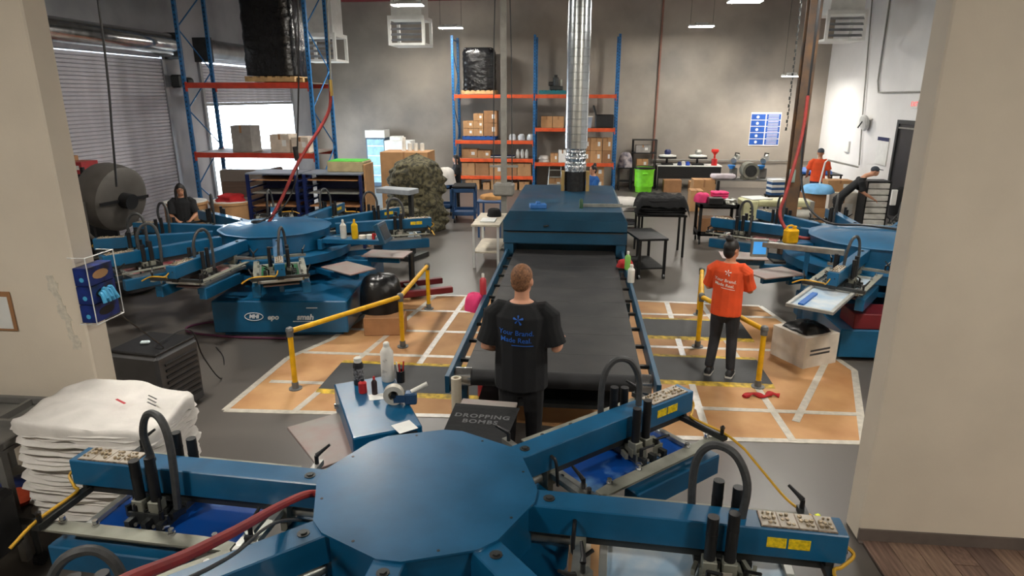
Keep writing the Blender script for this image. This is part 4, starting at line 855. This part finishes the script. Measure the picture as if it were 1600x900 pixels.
# ---------------------------------------------------------------- left rack by the open door
rack('pallet_rack','tall blue and red pallet rack in front of the open door',-9.2,15.0,1,3.05,1.25,7.2,[[(3.5,1),(1.9,1)]],mat('rack_red',(196,62,40),.45,var=.1))
t = thing('wrapped_load','very tall load in black film on the rack by the open door','load',(-7.15,15.6,3.66))
def wrap2(u,v):
    a = u*2*PI; c,s = math.cos(a),math.sin(a); q = 1/(abs(c)**8+abs(s)**8)**(1/8); k = 1+.03*NZ.noise((c*4+7,s*4,v*20))+.02*NZ.noise((c*9,v*32,3))
    return (c*q*.62*k, s*q*.5*k, v*2.5)
MB().grid(wrap2,36,36).bx(-.55,.55,-.45,.45,2.4,2.48).build('film', MATS['black_film'], t, ang=50)
pallet(-7.15,15.6,3.5,1.2,1.05,WOODP,'wooden pallet under the very tall black load')
for i,(x,w,h) in enumerate(((-8.62,.0,0),(-7.1,.48,.42),(-6.6,.42,.36))):
    if w: carton(x,15.4,1.9,w,.5,h,('','pale carton with open flaps on the lower red beam','pale carton by the rack upright')[i],mat('pale_carton',(206,192,176),.75))
carton(-8.1,15.5,1.9,.5,.5,.62,'grey paper wrapped bale on the lower red beam',mat('grey_bale',(150,146,142),.7),tag_=False)
t = thing('wrapped_load','brown goods under clear film on the floor below the rack','load',(-8.0,15.3,0)); MB().bx(-.55,.65,-.45,.45,.12,1.5,.03).build('goods', mat('brown_goods',(104,84,72),.7,stretch=(1,1,14),scale=2), t); MB().bx(-.57,.67,-.47,.47,1.2,1.52,.04).build('film', mat('film_clear',(170,166,160),.2,alpha=.35), t); MB().bx(-.6,.7,-.5,.5,0,.12).build('skid', WOODP, t)
for i,(x,y,c) in enumerate(((-8.45,13.2,0),(-7.52,13.4,1))):
    t = thing('fiber_drum',('tan fibre drum with a white lid','tan fibre drum with red cloth on it')[i]+' behind the person with glasses','drum',(x,y,0)); MB().lathe([(.42,0),(.43,.02),(.43,.94),(.45,.95),(.45,1.0),(.40,1.0)],n=28).build('drum', CARD, t); MB().lathe([(.43,.99),(.43,1.02),(.01,1.03)],n=28).build('lid', WHP, t)
single(blob(.3,.14,2,amp=.4),'red_cloth',mat('red_rag',(170,26,30),.8),'red cloth heaped on the fibre drum','cloth',(-7.5,13.35,1.02))
# screen cabinets
def cabinet(x, y, w, label, n=9):
    t = thing('screen_cabinet', label, 'cabinet', (x,y,0)); H = 1.62
    MB().bx(-w/2,w/2,-.4,.4,H-.03,H).build('top', mat('cabinet_top',(120,128,140),.4), t)
    for s in (-1,1):
        for yy in (-.38,.38): MB().bx(s*(w/2-.03)-.03,s*(w/2-.03)+.03,yy-.03,yy+.03,0,H-.03).build('post', DBLUE, t)
        for k in range(n): MB().bx(s*(w/2-.05)-.035,s*(w/2-.05)+.035,-.38,.38,.3+k*.14,.33+k*.14).build('runner', DBLUE, t)
    MB().bx(-w/2,w/2,-.4,.4,.2,.24).bx(-w/2,w/2,.36,.4,.2,H).build('back_panel', DBLUE, t)
    for k in range(5): MB().bx(-w/2+.1,w/2-.1,-.36,.36,.34+k*.28,.36+k*.28).build('stored_screen', FRAME if k%2 else mat('wood_screen',(170,120,80),.7), t)
    return t
cabinet(-6.5,13.7,1.15,'dark blue slotted screen cabinet nearer the open door')
cabinet(-5.2,13.8,1.3,'dark blue slotted screen cabinet beside the camouflage pile')
t = thing('wood_tray','tan tray with a green edge on the screen cabinet','tray',(-5.0,14.0,1.62)); MB().bx(-.4,.4,-.3,.3,0,.22,.01).build('tray', mat('tan_tray',(176,160,122),.7), t); MB().bx(-.38,.38,-.28,.28,.22,.235).build('green_edge', mat('lime',(80,200,60),.6), t)
single(MB().bx(-.3,.3,-.02,.02,0,1.8,.01),'framed_panel',CARD,'tan panel leaning beside the green edged tray','panel',(-4.53,13.85,0),R(90))
# camouflage heap and surroundings
CAMO = mat('camouflage', (104,98,74), .9, var=.1, scale=13, rgb2=(56,54,42), bump=.6, bscale=9, contrast=(.42,.56))
def heap(u,v):
    a = u*2*PI; c,s = math.cos(a),math.sin(a); r = (.80-.34*v**1.5)*(1+.26*NZ.noise((c*1.8,s*1.8,v*3.5))+.09*NZ.noise((c*3,s*3,v*20))+.035*math.sin(v*52+5*NZ.noise((c*2,s*2,v*2))))
    if v > .85: r *= max(.0,1-((v-.85)/.15)**2)
    return (c*r+.1*v, s*r*.8, v*1.85+.05*NZ.noise((c*3,s*3,7)))
o = single(MB().grid(heap,72,90),'camouflage_garments',CAMO,'huge heap of folded camouflage garments behind the press','garments',(-4.0,15.6,0),ang=70); o['kind']='stuff'
for i in range(7):
    f = shirt_layer(20+i,.95-.05*i,.7,.1)
    single(f,'camouflage_garment',CAMO,'folded camouflage garment in front of the big heap','garment',(-4.2+.03*i,14.6,i*.098),.1*i,'camouflage garments stacked in front',ang=60)
carton(-4.62,17.6,0,1.3,.9,1.76,'huge tan carton behind the camouflage heap',CARD,tag_=False)
t = thing('drinks_cooler','glass door drinks cooler with a white sign top','refrigerator',(-7.3,23.6,0)); MB().bx(-.36,.36,-.3,.35,0,1.75,.02).build('body', mat('fridge_dark',(70,90,110),.4), t); MB().bx(-.36,.36,-.33,.35,1.75,2.02,.01).build('sign_top', WHITE, t); MB().bx(-.31,.31,-.32,-.3,.15,1.7).build('glass_door', mat('fridge_glass',(150,190,205),.1), t)
for k in range(4): MB().bx(-.3,.3,-.322,-.318,.4+.35*k,.43+.35*k).build('shelf', WHITE, t)
t = thing('white_cabinet','tall white cabinet beside the drinks cooler','cabinet',(-6.2,22.6,0)); MB().bx(-.46,.46,-.35,.35,0,1.72,.01).build('body', WHITE, t); MB().bx(-.3,.1,-.2,.2,1.72,1.86,.01).build('box_on_top', WHP, t)
for i in range(4): single(MB().lathe([(.06,0),(.06,.2+.16*(i==0)),(.0,.21+.16*(i==0))],n=12),'white_canister',WHP,('tall white canister','short white canister beside the tall one','short white canister in the middle','short white canister at the end')[i]+' on the big carton','canister',(-4.75+.17*i,17.7,1.76))
def cart(x, y, label, m, w=.6, d=.85, h=.9, rz=0):
    t = thing('utility_cart', label, 'cart', (x,y,0), rz)
    for sx in (-1,1):
        for sy in (-1,1):
            MB().bx(sx*(w/2-.03)-.03,sx*(w/2-.03)+.03,sy*(d/2-.03)-.03,sy*(d/2-.03)+.03,.12,h).build('leg', m, t); MB().cyl((sx*(w/2-.05)-.015,sy*(d/2-.05),.06),(sx*(w/2-.05)+.015,sy*(d/2-.05),.06),.06).build('caster', BLACK, t)
    for z in (h-.1,.2): MB().bx(-w/2,w/2,-d/2,d/2,z,z+.03).bx(-w/2,w/2,-d/2,-d/2+.02,z,z+.1).bx(-w/2,w/2,d/2-.02,d/2,z,z+.1).bx(-w/2,-w/2+.02,-d/2,d/2,z,z+.1).bx(w/2-.02,w/2,-d/2,d/2,z,z+.1).build('shelf', m, t)
    return t
CB = mat('cart_blue',(46,84,130),.5)
cart(-2.95,16.9,'steel blue utility cart with black goods on top',CB,.62,.8,.9,.1)
single(MB().bx(-.3,.3,-.36,.36,0,.06,.02),'black_boards',SHIRTB,'flat black goods lying on the blue cart','goods',(-2.95,16.9,.9),.1)
cart(-3.66,17.85,'second blue cart behind the camouflage heap',CB,.5,.7,.85)
single(blob(.3,.45,6),'white_shirts',SHIRTW,'white shirts heaped on the cart in front of the seated reader','shirts',(-3.66,17.85,.85))
# table left of the dryer and the grey drop pole
def table(x,y,w,d,h,label,m,leg=STEEL,rz=0,shelf=None):
    t = thing('work_table',label,'table',(x,y,0),rz); MB().bx(-w/2,w/2,-d/2,d/2,h-.04,h,.004).build('top',m,t)
    for sx in (-1,1):
        for sy in (-1,1): MB().bx(sx*(w/2-.04)-.022,sx*(w/2-.04)+.022,sy*(d/2-.04)-.022,sy*(d/2-.04)+.022,0,h-.04).build('leg',leg,t)
    if shelf: MB().bx(-w/2+.03,w/2-.03,-d/2+.03,d/2-.03,shelf,shelf+.025).build('shelf',m,t)
    return t
table(-1.7,12.6,.55,1.3,.86,'cream table at the left side of the dryer hood',mat('cream_top',(206,196,176),.5),WHITE,shelf=.3)
table(-2.0,15.2,.6,.9,.86,'blue legged table with tan cloth by the aisle',CB,CB)
single(blob(.28,.12,7),'tan_cloth',mat('tan_cloth',(190,140,84),.85),'tan cloth heaped on the blue legged table','cloth',(-2.0,15.2,.86))
single(MB().bx(-.14,.14,-.2,.2,0,.02),'pattern_sheets',WHITE,'white sheets on the cream table','paper',(-1.7,12.4,.86))
single(blob(.15,.16,9),'dark_cloth',SHIRTB,'dark cloth on the cream table by the hood','cloth',(-1.65,12.9,.86))
t = thing('drop_pole','grey strut pole with cables rising behind the dryer','pole',(-1.55,13.8,0)); GP = mat('strut_grey',(150,148,142),.5,.3)
MB().bx(-.06,.06,-.05,.05,0,7.5).build('strut', GP, t); MB().bx(-.35,.35,-.3,.3,0,.05).build('foot', GP, t); MB().bx(-.3,.3,-.06,.06,1.75,1.79).build('cross_plate', GP, t)
for x in (-.22,.18): MB().tube([(x,-.02,1.2),(x*.9,-.02,4),(x*.4,-.02,7.5)],.012,6).build('cable', GREYHOSE, t)
MB().bx(-.22,.22,-.16,.16,1.15,1.42,.04).build('junction_box', GP, t)
# ---------------------------------------------------------------- right of the dryer and the far bench
BT = mat('black_steel',(30,31,33),.5,.3)
table(1.75,13.6,1.0,.75,.88,'black table buried under black shirts',BT,BT)
def drape(w,d,h,drop,seed):
    def f(u,v):
        x = (u-.5)*2; y = (v-.5)*2; e = max(0,abs(x)-.72)/.28; g = max(0,abs(y)-.75)/.25
        z = h*(1-.12*x**4)*(1-.1*y*y)+.06*NZ.noise((x*2.5+seed,y*2.5,1))+.025*NZ.noise((x*7,y*9,seed)) - drop*e*e*(.75+.4*NZ.noise((y*3,seed,2))) - drop*.6*g*g
        return (x*w/2*(1-.06*e), y*d/2, z)
    return MB().grid(f,40,30)
for i in range(6): single(shirt_layer(90+i,1.02-.02*i,.8,.052),'black_shirt',SHIRTB,'black shirt in the thick pile on the black table','shirt',(1.72+.03*(i%2),13.55,.88+.052*i),.06*(i%3-1),'black shirts on the black table',ang=60)
single(drape(1.12,.88,.07,.26,3),'black_shirt',SHIRTB,'black shirt draped on top of the black pile with its end hanging','shirt',(1.75,13.55,.88+.28),ang=70)
table(1.05,14.6,.9,.7,.8,'table with white shirts behind the dryer hood',BT,BT,shelf=.3)
single(blob(.42,.24,4),'white_shirts',SHIRTW,'white shirts heaped beside the black shirt pile','shirts',(1.05,14.5,.8))
for i,c in enumerate((mat('red_folded',(170,40,60),.85),SHIRTW,mat('grey_folded',(120,120,124),.85))): single(shirt_layer(40+i,.6,.5,.06),'folded_shirt',c,('red','white','grey')[i]+' folded shirt on the shelf under the white heap','shirt',(1.05,14.5,.33+.07*i),ang=60)
t = table(1.3,12.0,.55,1.0,.75,'small black rolling table right beside the dryer hood',BT,BT,R(12),.18)
for sx in (-1,1):
    for sy in (-1,1): MB().cyl((sx*.23-.015,sy*.46,.04),(sx*.23+.015,sy*.46,.04),.045).build('caster', GREYJ, t)
t = thing('trash_can','lime green round bin with a dark rim against the far wall','bin',(2.32,22.9,0)); LIME = mat('lime_green',(122,214,40),.5)
MB().lathe([(.27,0),(.28,.02),(.34,.76),(.36,.77),(.36,.84),(.33,.84),(.32,.2)],n=28).build('barrel', LIME, t); MB().lathe([(.365,.80),(.37,.86),(.34,.87),(.33,.82)],n=28).build('rim_bag', BLACK, t); MB().bx(-.09,.09,-.37,-.33,.62,.68,.01).build('handle', LIME, t)
t = thing('wire_shelf','black shelf with tools beside the green bin','shelf',(2.36,23.8,0))
for sx in (-1,1):
    for sy in (-1,1): MB().cyl((sx*.4,sy*.22,0),(sx*.4,sy*.22,1.72),.02).build('post', BT, t)
for z in (.2,.72,1.25,1.7): MB().bx(-.42,.42,-.24,.24,z,z+.03).build('shelf', BT, t)
carton(2.3,23.75,1.28,.5,.3,.25,'grey carton on the black wire shelf',mat('grey_bale',(150,146,142),.7)); carton(2.3,23.75,.75,.4,.3,.3,'tan carton on the black wire shelf',CARD)
single(blob(.25,.5,11),'cloth_scraps',mat('mixed_scraps',(170,160,160),.85,rgb2=(60,60,80),scale=6),'mixed cloth scraps piled between rack and wire shelf','cloth',(1.68,23.35,.8)); table(1.68,23.35,.5,.5,.8,'small stand under the cloth scraps',BT,BT,shelf=.3)
t = table(3.9,23.6,2.2,.7,.88,'black skirted bench with a white top along the far wall',WHITE,BT); MB().bx(-1.08,1.08,-.34,-.30,.42,.84).build('skirt', BT, t)
for i,x in enumerate((3.15,4.2)):
    t = thing('heat_press',('white heat press with a blue cap','white heat press beside the red funnel')[i]+' on the bench','press',(x,23.5,.88)); MB().bx(-.2,.2,-.15,.15,0,.05,.01).cyl((0,.1,.05),(0,.1,.4),.04).build('base', BT, t); MB().bx(-.3,.3,-.2,.2,.22,.28,.02).build('platen', BT, t); MB().lathe([(.3,.29),(.3,.33),(.1,.36)],n=20).build('cover', WHITE, t); MB().lathe([(.1,.36),(.12,.45),(.08,.52)],n=16).build('head', (DBLUE,ALU)[i], t)
t = thing('cone_dispenser','red cone shaped dispenser on the bench','dispenser',(4.75,23.4,.88)); MB().lathe([(.1,0),(.1,.22),(.02,.24)],n=14).build('base', REDP, t); MB().lathe([(.04,.24),(.03,.36),(.13,.48),(.12,.55)],n=14).build('cone', mat('bright_red',(220,40,30),.4), t)
for i in range(3): single(blob(.075,.13,13+i),'cloth_bundle',(DBLUE,SHIRTW,mat('blue_cloth',(30,70,170),.8))[i],('navy','white','bright blue')[i]+' cloth bundle on the bench','cloth',(3.56+.14*i,23.32+.12*(i%2),.88))
for i,(x,w,h) in enumerate(((3.3,.6,.42),(4.05,.34,.38),(4.52,.45,.3))): carton(x,23.0,0,w,.4,h,('wide carton under the bench by the bin','narrow carton under the bench','low carton under the bench end')[i],CARD if i else CARD2,tag_=False)
carton(3.8,20.1,0,.62,.5,.8,'tall tan carton standing before the bench',CARD,tag_=False)
carton(3.45,19.2,0,.35,.5,.6,'leaning tan carton with paper beside the cart',CARD,tag_=False)
# cart with pink shirts
t = cart(3.15,14.8,'black cart with pink shirts on top',BT,.85,.6,.92)
for i in range(4): single(shirt_layer(60+i,.36,.32,.05),'pink_shirt',mat('hot_pink',(230,60,120),.8),'pink folded shirt in the stack on the black cart','shirt',(3.2,14.9,.94+.052*i),.05*i,'pink shirts on the black cart',ang=60)
single(blob(.18,.2,21),'pink_shirt',MATS['hot_pink'],'pink shirt slumped over the corner of the black cart','shirt',(2.82,14.85,.92))
single(MB().bx(-.15,.15,-.12,.12,0,.14,.01),'black_tool_box',BLACK,'black tool box in front of the pink shirts','box',(3.05,14.55,.92)); single(blob(.14,.12,22,amp=.5),'grey_fittings',ALU,'grey metal fittings beside the black tool box','fittings',(3.38,14.58,.92))
for i in range(2): carton(2.95+.38*i,14.8,.24,.33,.4,.34,('brown carton on the lower shelf near the aisle','brown carton on the lower shelf inside')[i],CARD2,tag_=False)
# cream machine
CRM = mat('cream_enamel',(206,204,160),.45)
t = thing('cream_machine','cream enamelled machine with a long roller and a button column','machine',(4.45,15.1,0))
MB().bx(-.72,-.4,-.3,.3,0,.95,.02).build('button_column', CRM, t); MB().bx(-.4,.75,-.25,.3,.82,.96,.03).build('roller_housing', CRM, t); MB().cyl((-.38,-.2,.68),(.75,-.2,.68),.09,n=18).build('roller', WHP, t); MB().bx(-.4,.78,-.2,.25,.3,.45,.02).build('lower_beam', CRM, t); MB().bx(.72,.82,-.25,.25,0,.95).build('end_frame', GP, t)
for k in range(5): MB().cyl((-.56,-.305,.55+.08*k),(-.56,-.3,.55+.08*k),.022,n=10).build('button', REDP if k==4 else BLACK, t)
single(MB().bx(-.25,.25,-.25,.25,0,.02),'paper_sheets',WHITE,'white sheets lying on the cream machine','paper',(4.1,15.2,.96),.3)
t = table(5.3,20.2,2.3,.8,.82,'long grey work table loaded with machines',GT,BT)
t = thing('motor_unit','round grey motor unit on the long work table','motor',(5.1,20.0,.82)); MB().cyl((0,-.2,.26),(0,.25,.26),.24,n=24).build('housing', CAST, t); MB().cyl((0,-.22,.26),(0,-.2,.26),.17,n=24).build('face', STEEL, t); MB().bx(-.2,.2,-.15,.2,0,.08).build('foot', CAST, t)
for i,x in enumerate((4.72,5.58)):
    t = thing('rivet_machine',('grey machine with a blue bowl beside the folded cloth','grey machine with a blue bowl beside the black fan')[i],'machine',(x,20.35,.82)); MB().bx(-.1,.1,-.1,.1,0,.3,.02).cyl((0,0,.3),(0,0,.55),.05).build('stand', GT, t); MB().cyl((-.05,-.12,.52),(.1,.1,.62),.09).build('head', ALU, t); MB().lathe([(.05,0),(.12,.1),(.1,.12)],c=(-.1,-.15,.28),n=14).build('bowl', mat('bright_blue',(40,130,210),.4), t); MB().tube([(0,0,.6),(.02,.02,.74),(.14,.02,.72)],.02,6).build('arm', BT, t)
single(shirt_layer(80,.7,.45,.14),'folded_cloth',mat('mauve_cloth',(200,190,196),.85),'pale folded cloth at the end of the long work table','cloth',(4.35,20.0,.82),ang=60)
for k in range(6): single(MB().bx(-.2,.2,-.17,.17,0,.07,.004),'ring_binder',WHITE if k%2 else CB,('white','blue')[1-k%2]+' flat box in the tower at the table end','box',(5.75,19.45,.45+.075*k),.2,'flat boxes in the tower')
table(5.75,19.45,.5,.45,.45,'low stand under the tower of flat boxes',BT,BT)
t = table(7.3,20.7,1.2,.8,.95,'table with a blue tarp by the steel column',BT,BT); single(blob(.5,.16,31),'blue_tarp',mat('tarp_blue',(34,104,190),.6),'blue tarp heaped on the table by the steel column','tarp',(7.2,20.7,.95))
# steel column and pole frame
t = thing('steel_column','brown rusted steel column with a chain beside it','column',(4.2,13.15,0)); RUST = mat('rusted_steel',(112,82,54),.6,var=.25,scale=3,rgb2=(70,60,54))
MB().bx(-.11,.11,-.11,-.09,0,7.5).bx(-.11,.11,.09,.11,0,7.5).bx(-.015,.015,-.09,.09,0,7.5).build('section', RUST, t); MB().bx(-.25,.25,-.22,.22,0,.04).build('base_plate', STEEL, t); MB().bx(-.13,-.02,-.18,-.13,1.6,1.85,.01).build('switch_box', mat('pale_green_box',(150,170,160),.5), t)
m = MB()
for k in range(70): m.box((-.26+.012*(k%2),-.05,2.6+k*.07),(.03,.02,.06),rz=(k%2)*1.3)
m.build('chain', STEEL, t)['kind']='stuff'
t = thing('pipe_frame','white pipe frame standing by the person in the cap','frame',(6.5,17.8,0)); MB().tube([(-.25,0,0),(-.06,0,1.55),(0,0,1.6),(.9,.3,1.4)],.025,8).build('pipe', WHITE, t)
# drawer tower, stool and boxes at the right wall
t = thing('drawer_tower','tall white drawer tower with black trim near the white wall','drawers',(7.2,16.5,0)); MB().bx(-.27,.27,-.22,.22,0,.03).bx(-.27,.27,-.22,.22,1.22,1.25).bx(-.27,.27,.2,.22,0,1.25).build('frame', BT, t)
for k in range(8): MB().bx(-.25,.25,-.23,.2,.04+k*.148,.165+k*.148,.01).build('drawer', WHP, t)
for sx in (-1,1): MB().bx(sx*.26-.015,sx*.26+.015,-.235,.22,0,1.25).build('rail', BT, t)
carton(6.62,17.0,0,.7,.5,.9,'white low carton stack behind the bending person',mat('white_carton',(214,206,194),.7)); carton(6.55,17.1,.9,.6,.4,.28,'brown open carton on the white stack',CARD)
carton(5.7,16.4,.0,.6,.5,.6,'tan carton beside the bending person',CARD,tag_=False); carton(5.75,16.4,.6,.5,.4,.35,'tan carton stacked beside the bending person',CARD2,tag_=False); single(blob(.36,.2,33),'blue_shirt_heap',mat('light_blue_cloth',(120,180,226),.85),'light blue shirts on the tan cartons','shirts',(5.85,16.4,.95))
t = thing('wheeled_stand','black stand with a spoked wheel and a jacket by the white wall','stand',(7.3,15.2,0)); MB(TR(0,-.1,.38,rz=.4,ry=0)).tube([(.33*math.cos(k*PI/12),0,.33*math.sin(k*PI/12)) for k in range(25)],.022,6).build('wheel', BLACK, t); MB().ell([((0,.15,.6),.2,.15),((0,.15,.9),.24,.17),((0,.15,1.15),.2,.13),((0,.15,1.25),.06,.06)]).build('jacket', SHIRTB, t); MB().cyl((0,.15,0),(0,.15,.7),.03).build('post', BT, t); MB().bx(-.3,-.18,-.05,.0,.85,1.2,.01).build('white_rag', WHITE, t)
m = MB(TR(0,-.1,.38,rz=.4))
for k in range(8): m.cyl((0,0,0),(.33*math.cos(k*PI/4),0,.33*math.sin(k*PI/4)),.005,n=5)
m.build('spokes', ALU, t)['kind']='stuff'
# wall fixtures at the right
t = thing('exit_sign','red EXIT sign on the white wall above the dark doorway','sign',(8.47,17.94,2.9)); MB().bx(0,.03,-.16,.16,0,.2,.005).build('case', WHITE, t); EXR = mat('exit_red',(240,60,60),.5,emit=.8)
text('EXIT',.17,EXR,t,TR(-.002,0,.1,rz=-PI/2,rx=PI/2),'letters',.002)
t = thing('wall_fan','white caged fan on a wall arm by the conduit','fan',(8.4,20.5,2.2)); MB(TR(-.25,0,-.05,rz=.5)).lathe([(.02,0),(.2,0),(.24,.05),(.2,.12),(.05,.13)],n=22).build('cage', mat('fan_cage',(190,190,186),.5), t); bpy.data.objects[t.children[0].name].rotation_euler = (0,R(80),0) if t.children else (0,0,0)
MB().tube([(.1,0,.3),(-.1,0,.28),(-.2,0,.1)],.02,6).build('arm', BT, t)
single(MB().tube([(8.46,20.3,7.5),(8.46,20.25,3.6),(8.46,20.1,3.3),(8.46,19.8,3.29),(8.46,17.2,3.3)],.025,8),'conduit',GP,'grey conduit running down and along the white wall','pipe'); single(MB().tube([(8.45,21.7,7.5),(8.45,20.9,2.6),(8.44,20.6,1.2)],.02,6),'conduit',GP,'long slanted cable down the white wall by the fan','cable')
single(MB().bx(8.44,8.5,21.6,21.95,1.5,1.85,.01),'breaker_box',WHITE,'white electrical box on the white wall','box'); single(MB().bx(8.47,8.497,19.0,19.7,1.35,2.1),'notice_board',WHITE,'white notice sheets with a blue header by the dark doorway','notice')
single(MB().bx(8.465,8.47,19.0,19.7,2.0,2.1),'blue_header',DBLUE,'blue header strip over the white notice sheets','strip')
# back wall: pipes, posters
single(MB().tube([(2.77,24.22,6.43),(2.76,24.22,4),(2.72,24.22,1.0)],.035,8),'riser_pipe',mat('brown_pipe',(128,88,74),.6),'brown sprinkler riser pipe on the far wall','pipe'); single(MB().tube([(2.72,24.24,.98),(8.2,24.24,.98)],.022,8),'conduit',GP,'long grey conduit along the far wall above the bench','pipe')
PB = mat('poster_blue',(30,84,170),.5)
t = thing('safety_poster','blue and white safety poster in two columns on the far wall','poster',(6.58,24.29,1.5)); MB().bx(-.52,.52,-.012,0,0,1.15).build('sheet', WHITE, t)
for c_ in (-1,1):
    for k in range(5):
        z = .04+k*.215; MB().bx(c_*.26-.24,c_*.26+.24,-.016,-.012,z,z+.19).build('blue_panel', PB, t)
        if c_ < 0: MB(TR(c_*.26-.02,-.017,z+.09,rx=PI/2)).lathe([(.05,0),(.05,.002)],n=14).build('white_icon', WHITE, t)
        else:
            for q in range(3): MB().bx(.08,.44,-.018,-.016,z+.03+q*.055,z+.05+q*.055).build('white_line', WHITE, t)
# evaporative vents
for i,(x,y,z,l) in enumerate(((-4.75,19,5.0,'boxy white air vent hanging over the middle of the hall'),(6.9,19.4,5.05,'boxy white air vent near the rusted column'),(-7.35,19.2,4.6,'louvred white vent seen behind the tall rack upright'))):
    t = thing('air_vent',l,'vent',(x,y,z)); w = .47
    for sx in (-1,1):
        for sy in (-1,1): MB().bx(sx*w-.04,sx*w+.04,sy*w-.04,sy*w+.04,-.4,.2).build('corner_post', WHITE, t)
    MB().bx(-w-.04,w+.04,-w-.04,w+.04,-.46,-.4).build('bottom_pan', WHITE, t); MB().bx(-w-.04,w+.04,-w-.04,w+.04,.2,.3).bx(-w*.9,w*.9,-w*.9,w*.9,.3,2.5).build('duct', WHITE, t)
    for k in range(4): MB(TR(0,-w,-.32+k*.14,rx=.7)).bx(-w+.04,w-.04,-.05,.05,-.004,.004).build('louvre', GALV, t)
# drum fan and shelf by the closed door
t = thing('drum_fan','large grey drum fan in a tilted yoke beside the cream wall end','fan',(-7.65,9.95,0)); FG = mat('fan_grey',(78,74,70),.55,var=.12,scale=3)
T_ = TR(0,0,1.6,rz=R(172),ry=R(80)); MB(T_).lathe([(.30,-.24),(.46,-.24),(.53,-.2),(.55,-.05),(.55,.12),(.52,.22),(.40,.26),(.38,.2)],n=36).build('drum', FG, t)
m = MB(T_)
for k in range(9): m.tube([((.06+.05*k)*math.cos(q*PI/14),(.06+.05*k)*math.sin(q*PI/14),.23) for q in range(29)],.005,4)
m.build('grille', STEEL, t)['kind']='stuff'
MB(T_).cyl((0,0,-.4),(0,0,-.1),.13,n=18).bx(-.025,.025,-.5,.5,-.27,-.25).build('motor', BLACK, t)
MB().tube([(-.05,-.58,1.6),(-.05,-.6,1.1),(0,-.45,.9),(0,.45,.9),(-.05,.6,1.1),(-.05,.58,1.6)],.03,8).cyl((0,0,.06),(0,0,.92),.04).build('yoke', FG, t); MB().lathe([(.45,0),(.45,.04),(.05,.08)],n=24).build('base', BLACK, t)
t = thing('storage_shelf','black shelf unit behind the drum fan','shelf',(-8.98,10.5,0))
for z in (.5,1.2,1.9): MB().bx(-.7,.7,-.3,.3,z,z+.03).build('shelf', BT, t)
for sx in (-1,1):
    for sy in (-1,1): MB().bx(sx*.68-.025,sx*.68+.025,sy*.28-.025,sy*.28+.025,0,2.05).build('post', BT, t)
MB().bx(-.7,.7,.26,.3,.1,1.9).build('back_panel', BLACK, t)
for i,(x,w,h,m_) in enumerate(((-9.35,.45,.32,CARD),(-8.88,.4,.28,CARD2),(-8.48,.3,.2,mat('red_carton',(150,40,44),.6)))): carton(x,10.45,1.93,w,.4,h,('tan carton with a label on the shelf by the drum fan','brown carton in the middle of the shelf by the fan','small red carton on the shelf by the fan')[i],m_)

# ---------------------------------------------------------------- flash units and odds
MAR = mat('maroon_enamel',(112,26,34),.45)
t = thing('flash_stand','maroon flash dryer stand on the floor under the bare pallets','stand',(-2.6,10.2,0),R(28))
for s in (-1,1): MB().bx(-.5,.5,s*.3-.05,s*.3+.05,.06,.16,.01).build('foot_bar', MAR, t)
MB().bx(-.5,-.4,-.3,.3,.06,.16).build('cross_bar', MAR, t); MB().cyl((-.1,0,.1),(-.1,0,.72),.05).bx(-.2,.0,-.3,.3,.08,.14).build('post', STEEL, t)
t = thing('flash_dryer','long grey heater panel standing over the press near the camouflage heap','heater',(-3.6,12.75,0),R(-20)); MB().bx(-.4,.4,-.18,.18,1.32,1.42,.01).build('panel', mat('panel_grey',(160,166,172),.4,.3), t); MB().bx(.28,.36,-.04,.04,.1,1.33).bx(-.1,.5,-.3,.3,.0,.1).build('stand', STEEL, t)
single(MB().bx(-.28,.28,-.22,.22,0,.2,.01),'maroon_cabinet',MAR,'maroon cabinet on the blue base behind the cream wall edge','cabinet',(3.75,8.15,.42))
single(MB().tube(spline([(-4.9,8.6,.02),(-5.35,8.4,.02),(-5.5,8.2,.02),(-5.3,8.0,.02),(-4.6,7.9,.02),(-3.9,7.92,.02)],6),.016,8),'purple_hose',mat('purple_hose',(88,34,66),.5),'purple hose curling along the blue press base','hose')
single(MB().tube(spline([(-3.66,4.62,1.5),(-3.9,5.4,.9),(-4.2,5.7,.785),(-4.14,6.2,.77),(-4.1,6.32,.4),(-4.1,6.6,.01),(-4.4,7.2,.008),(-4.7,7.55,.008)],6),.007,6),'power_cable',BLACK,'thin black cable from the glove rack over the cooler','cable')
for i,(x,y,rz) in enumerate(((-.86,5.9,.4),(-.72,6.05,-.5))): single(MB().bx(-.12,.12,-.035,.035,0,.02),'wood_scrap',WOODP,('pale wood scrap lying flat by the dryer leg','pale wood scrap crossing the other one')[i],'wood',(x,y,.006+.021*i),rz)
single(MB().bx(-.1,.1,-.12,.12,0,.12,.004),'white_box',WHP,'small white box on the floor beneath the dryer belt','box',(-.78,5.55,.005),.2)
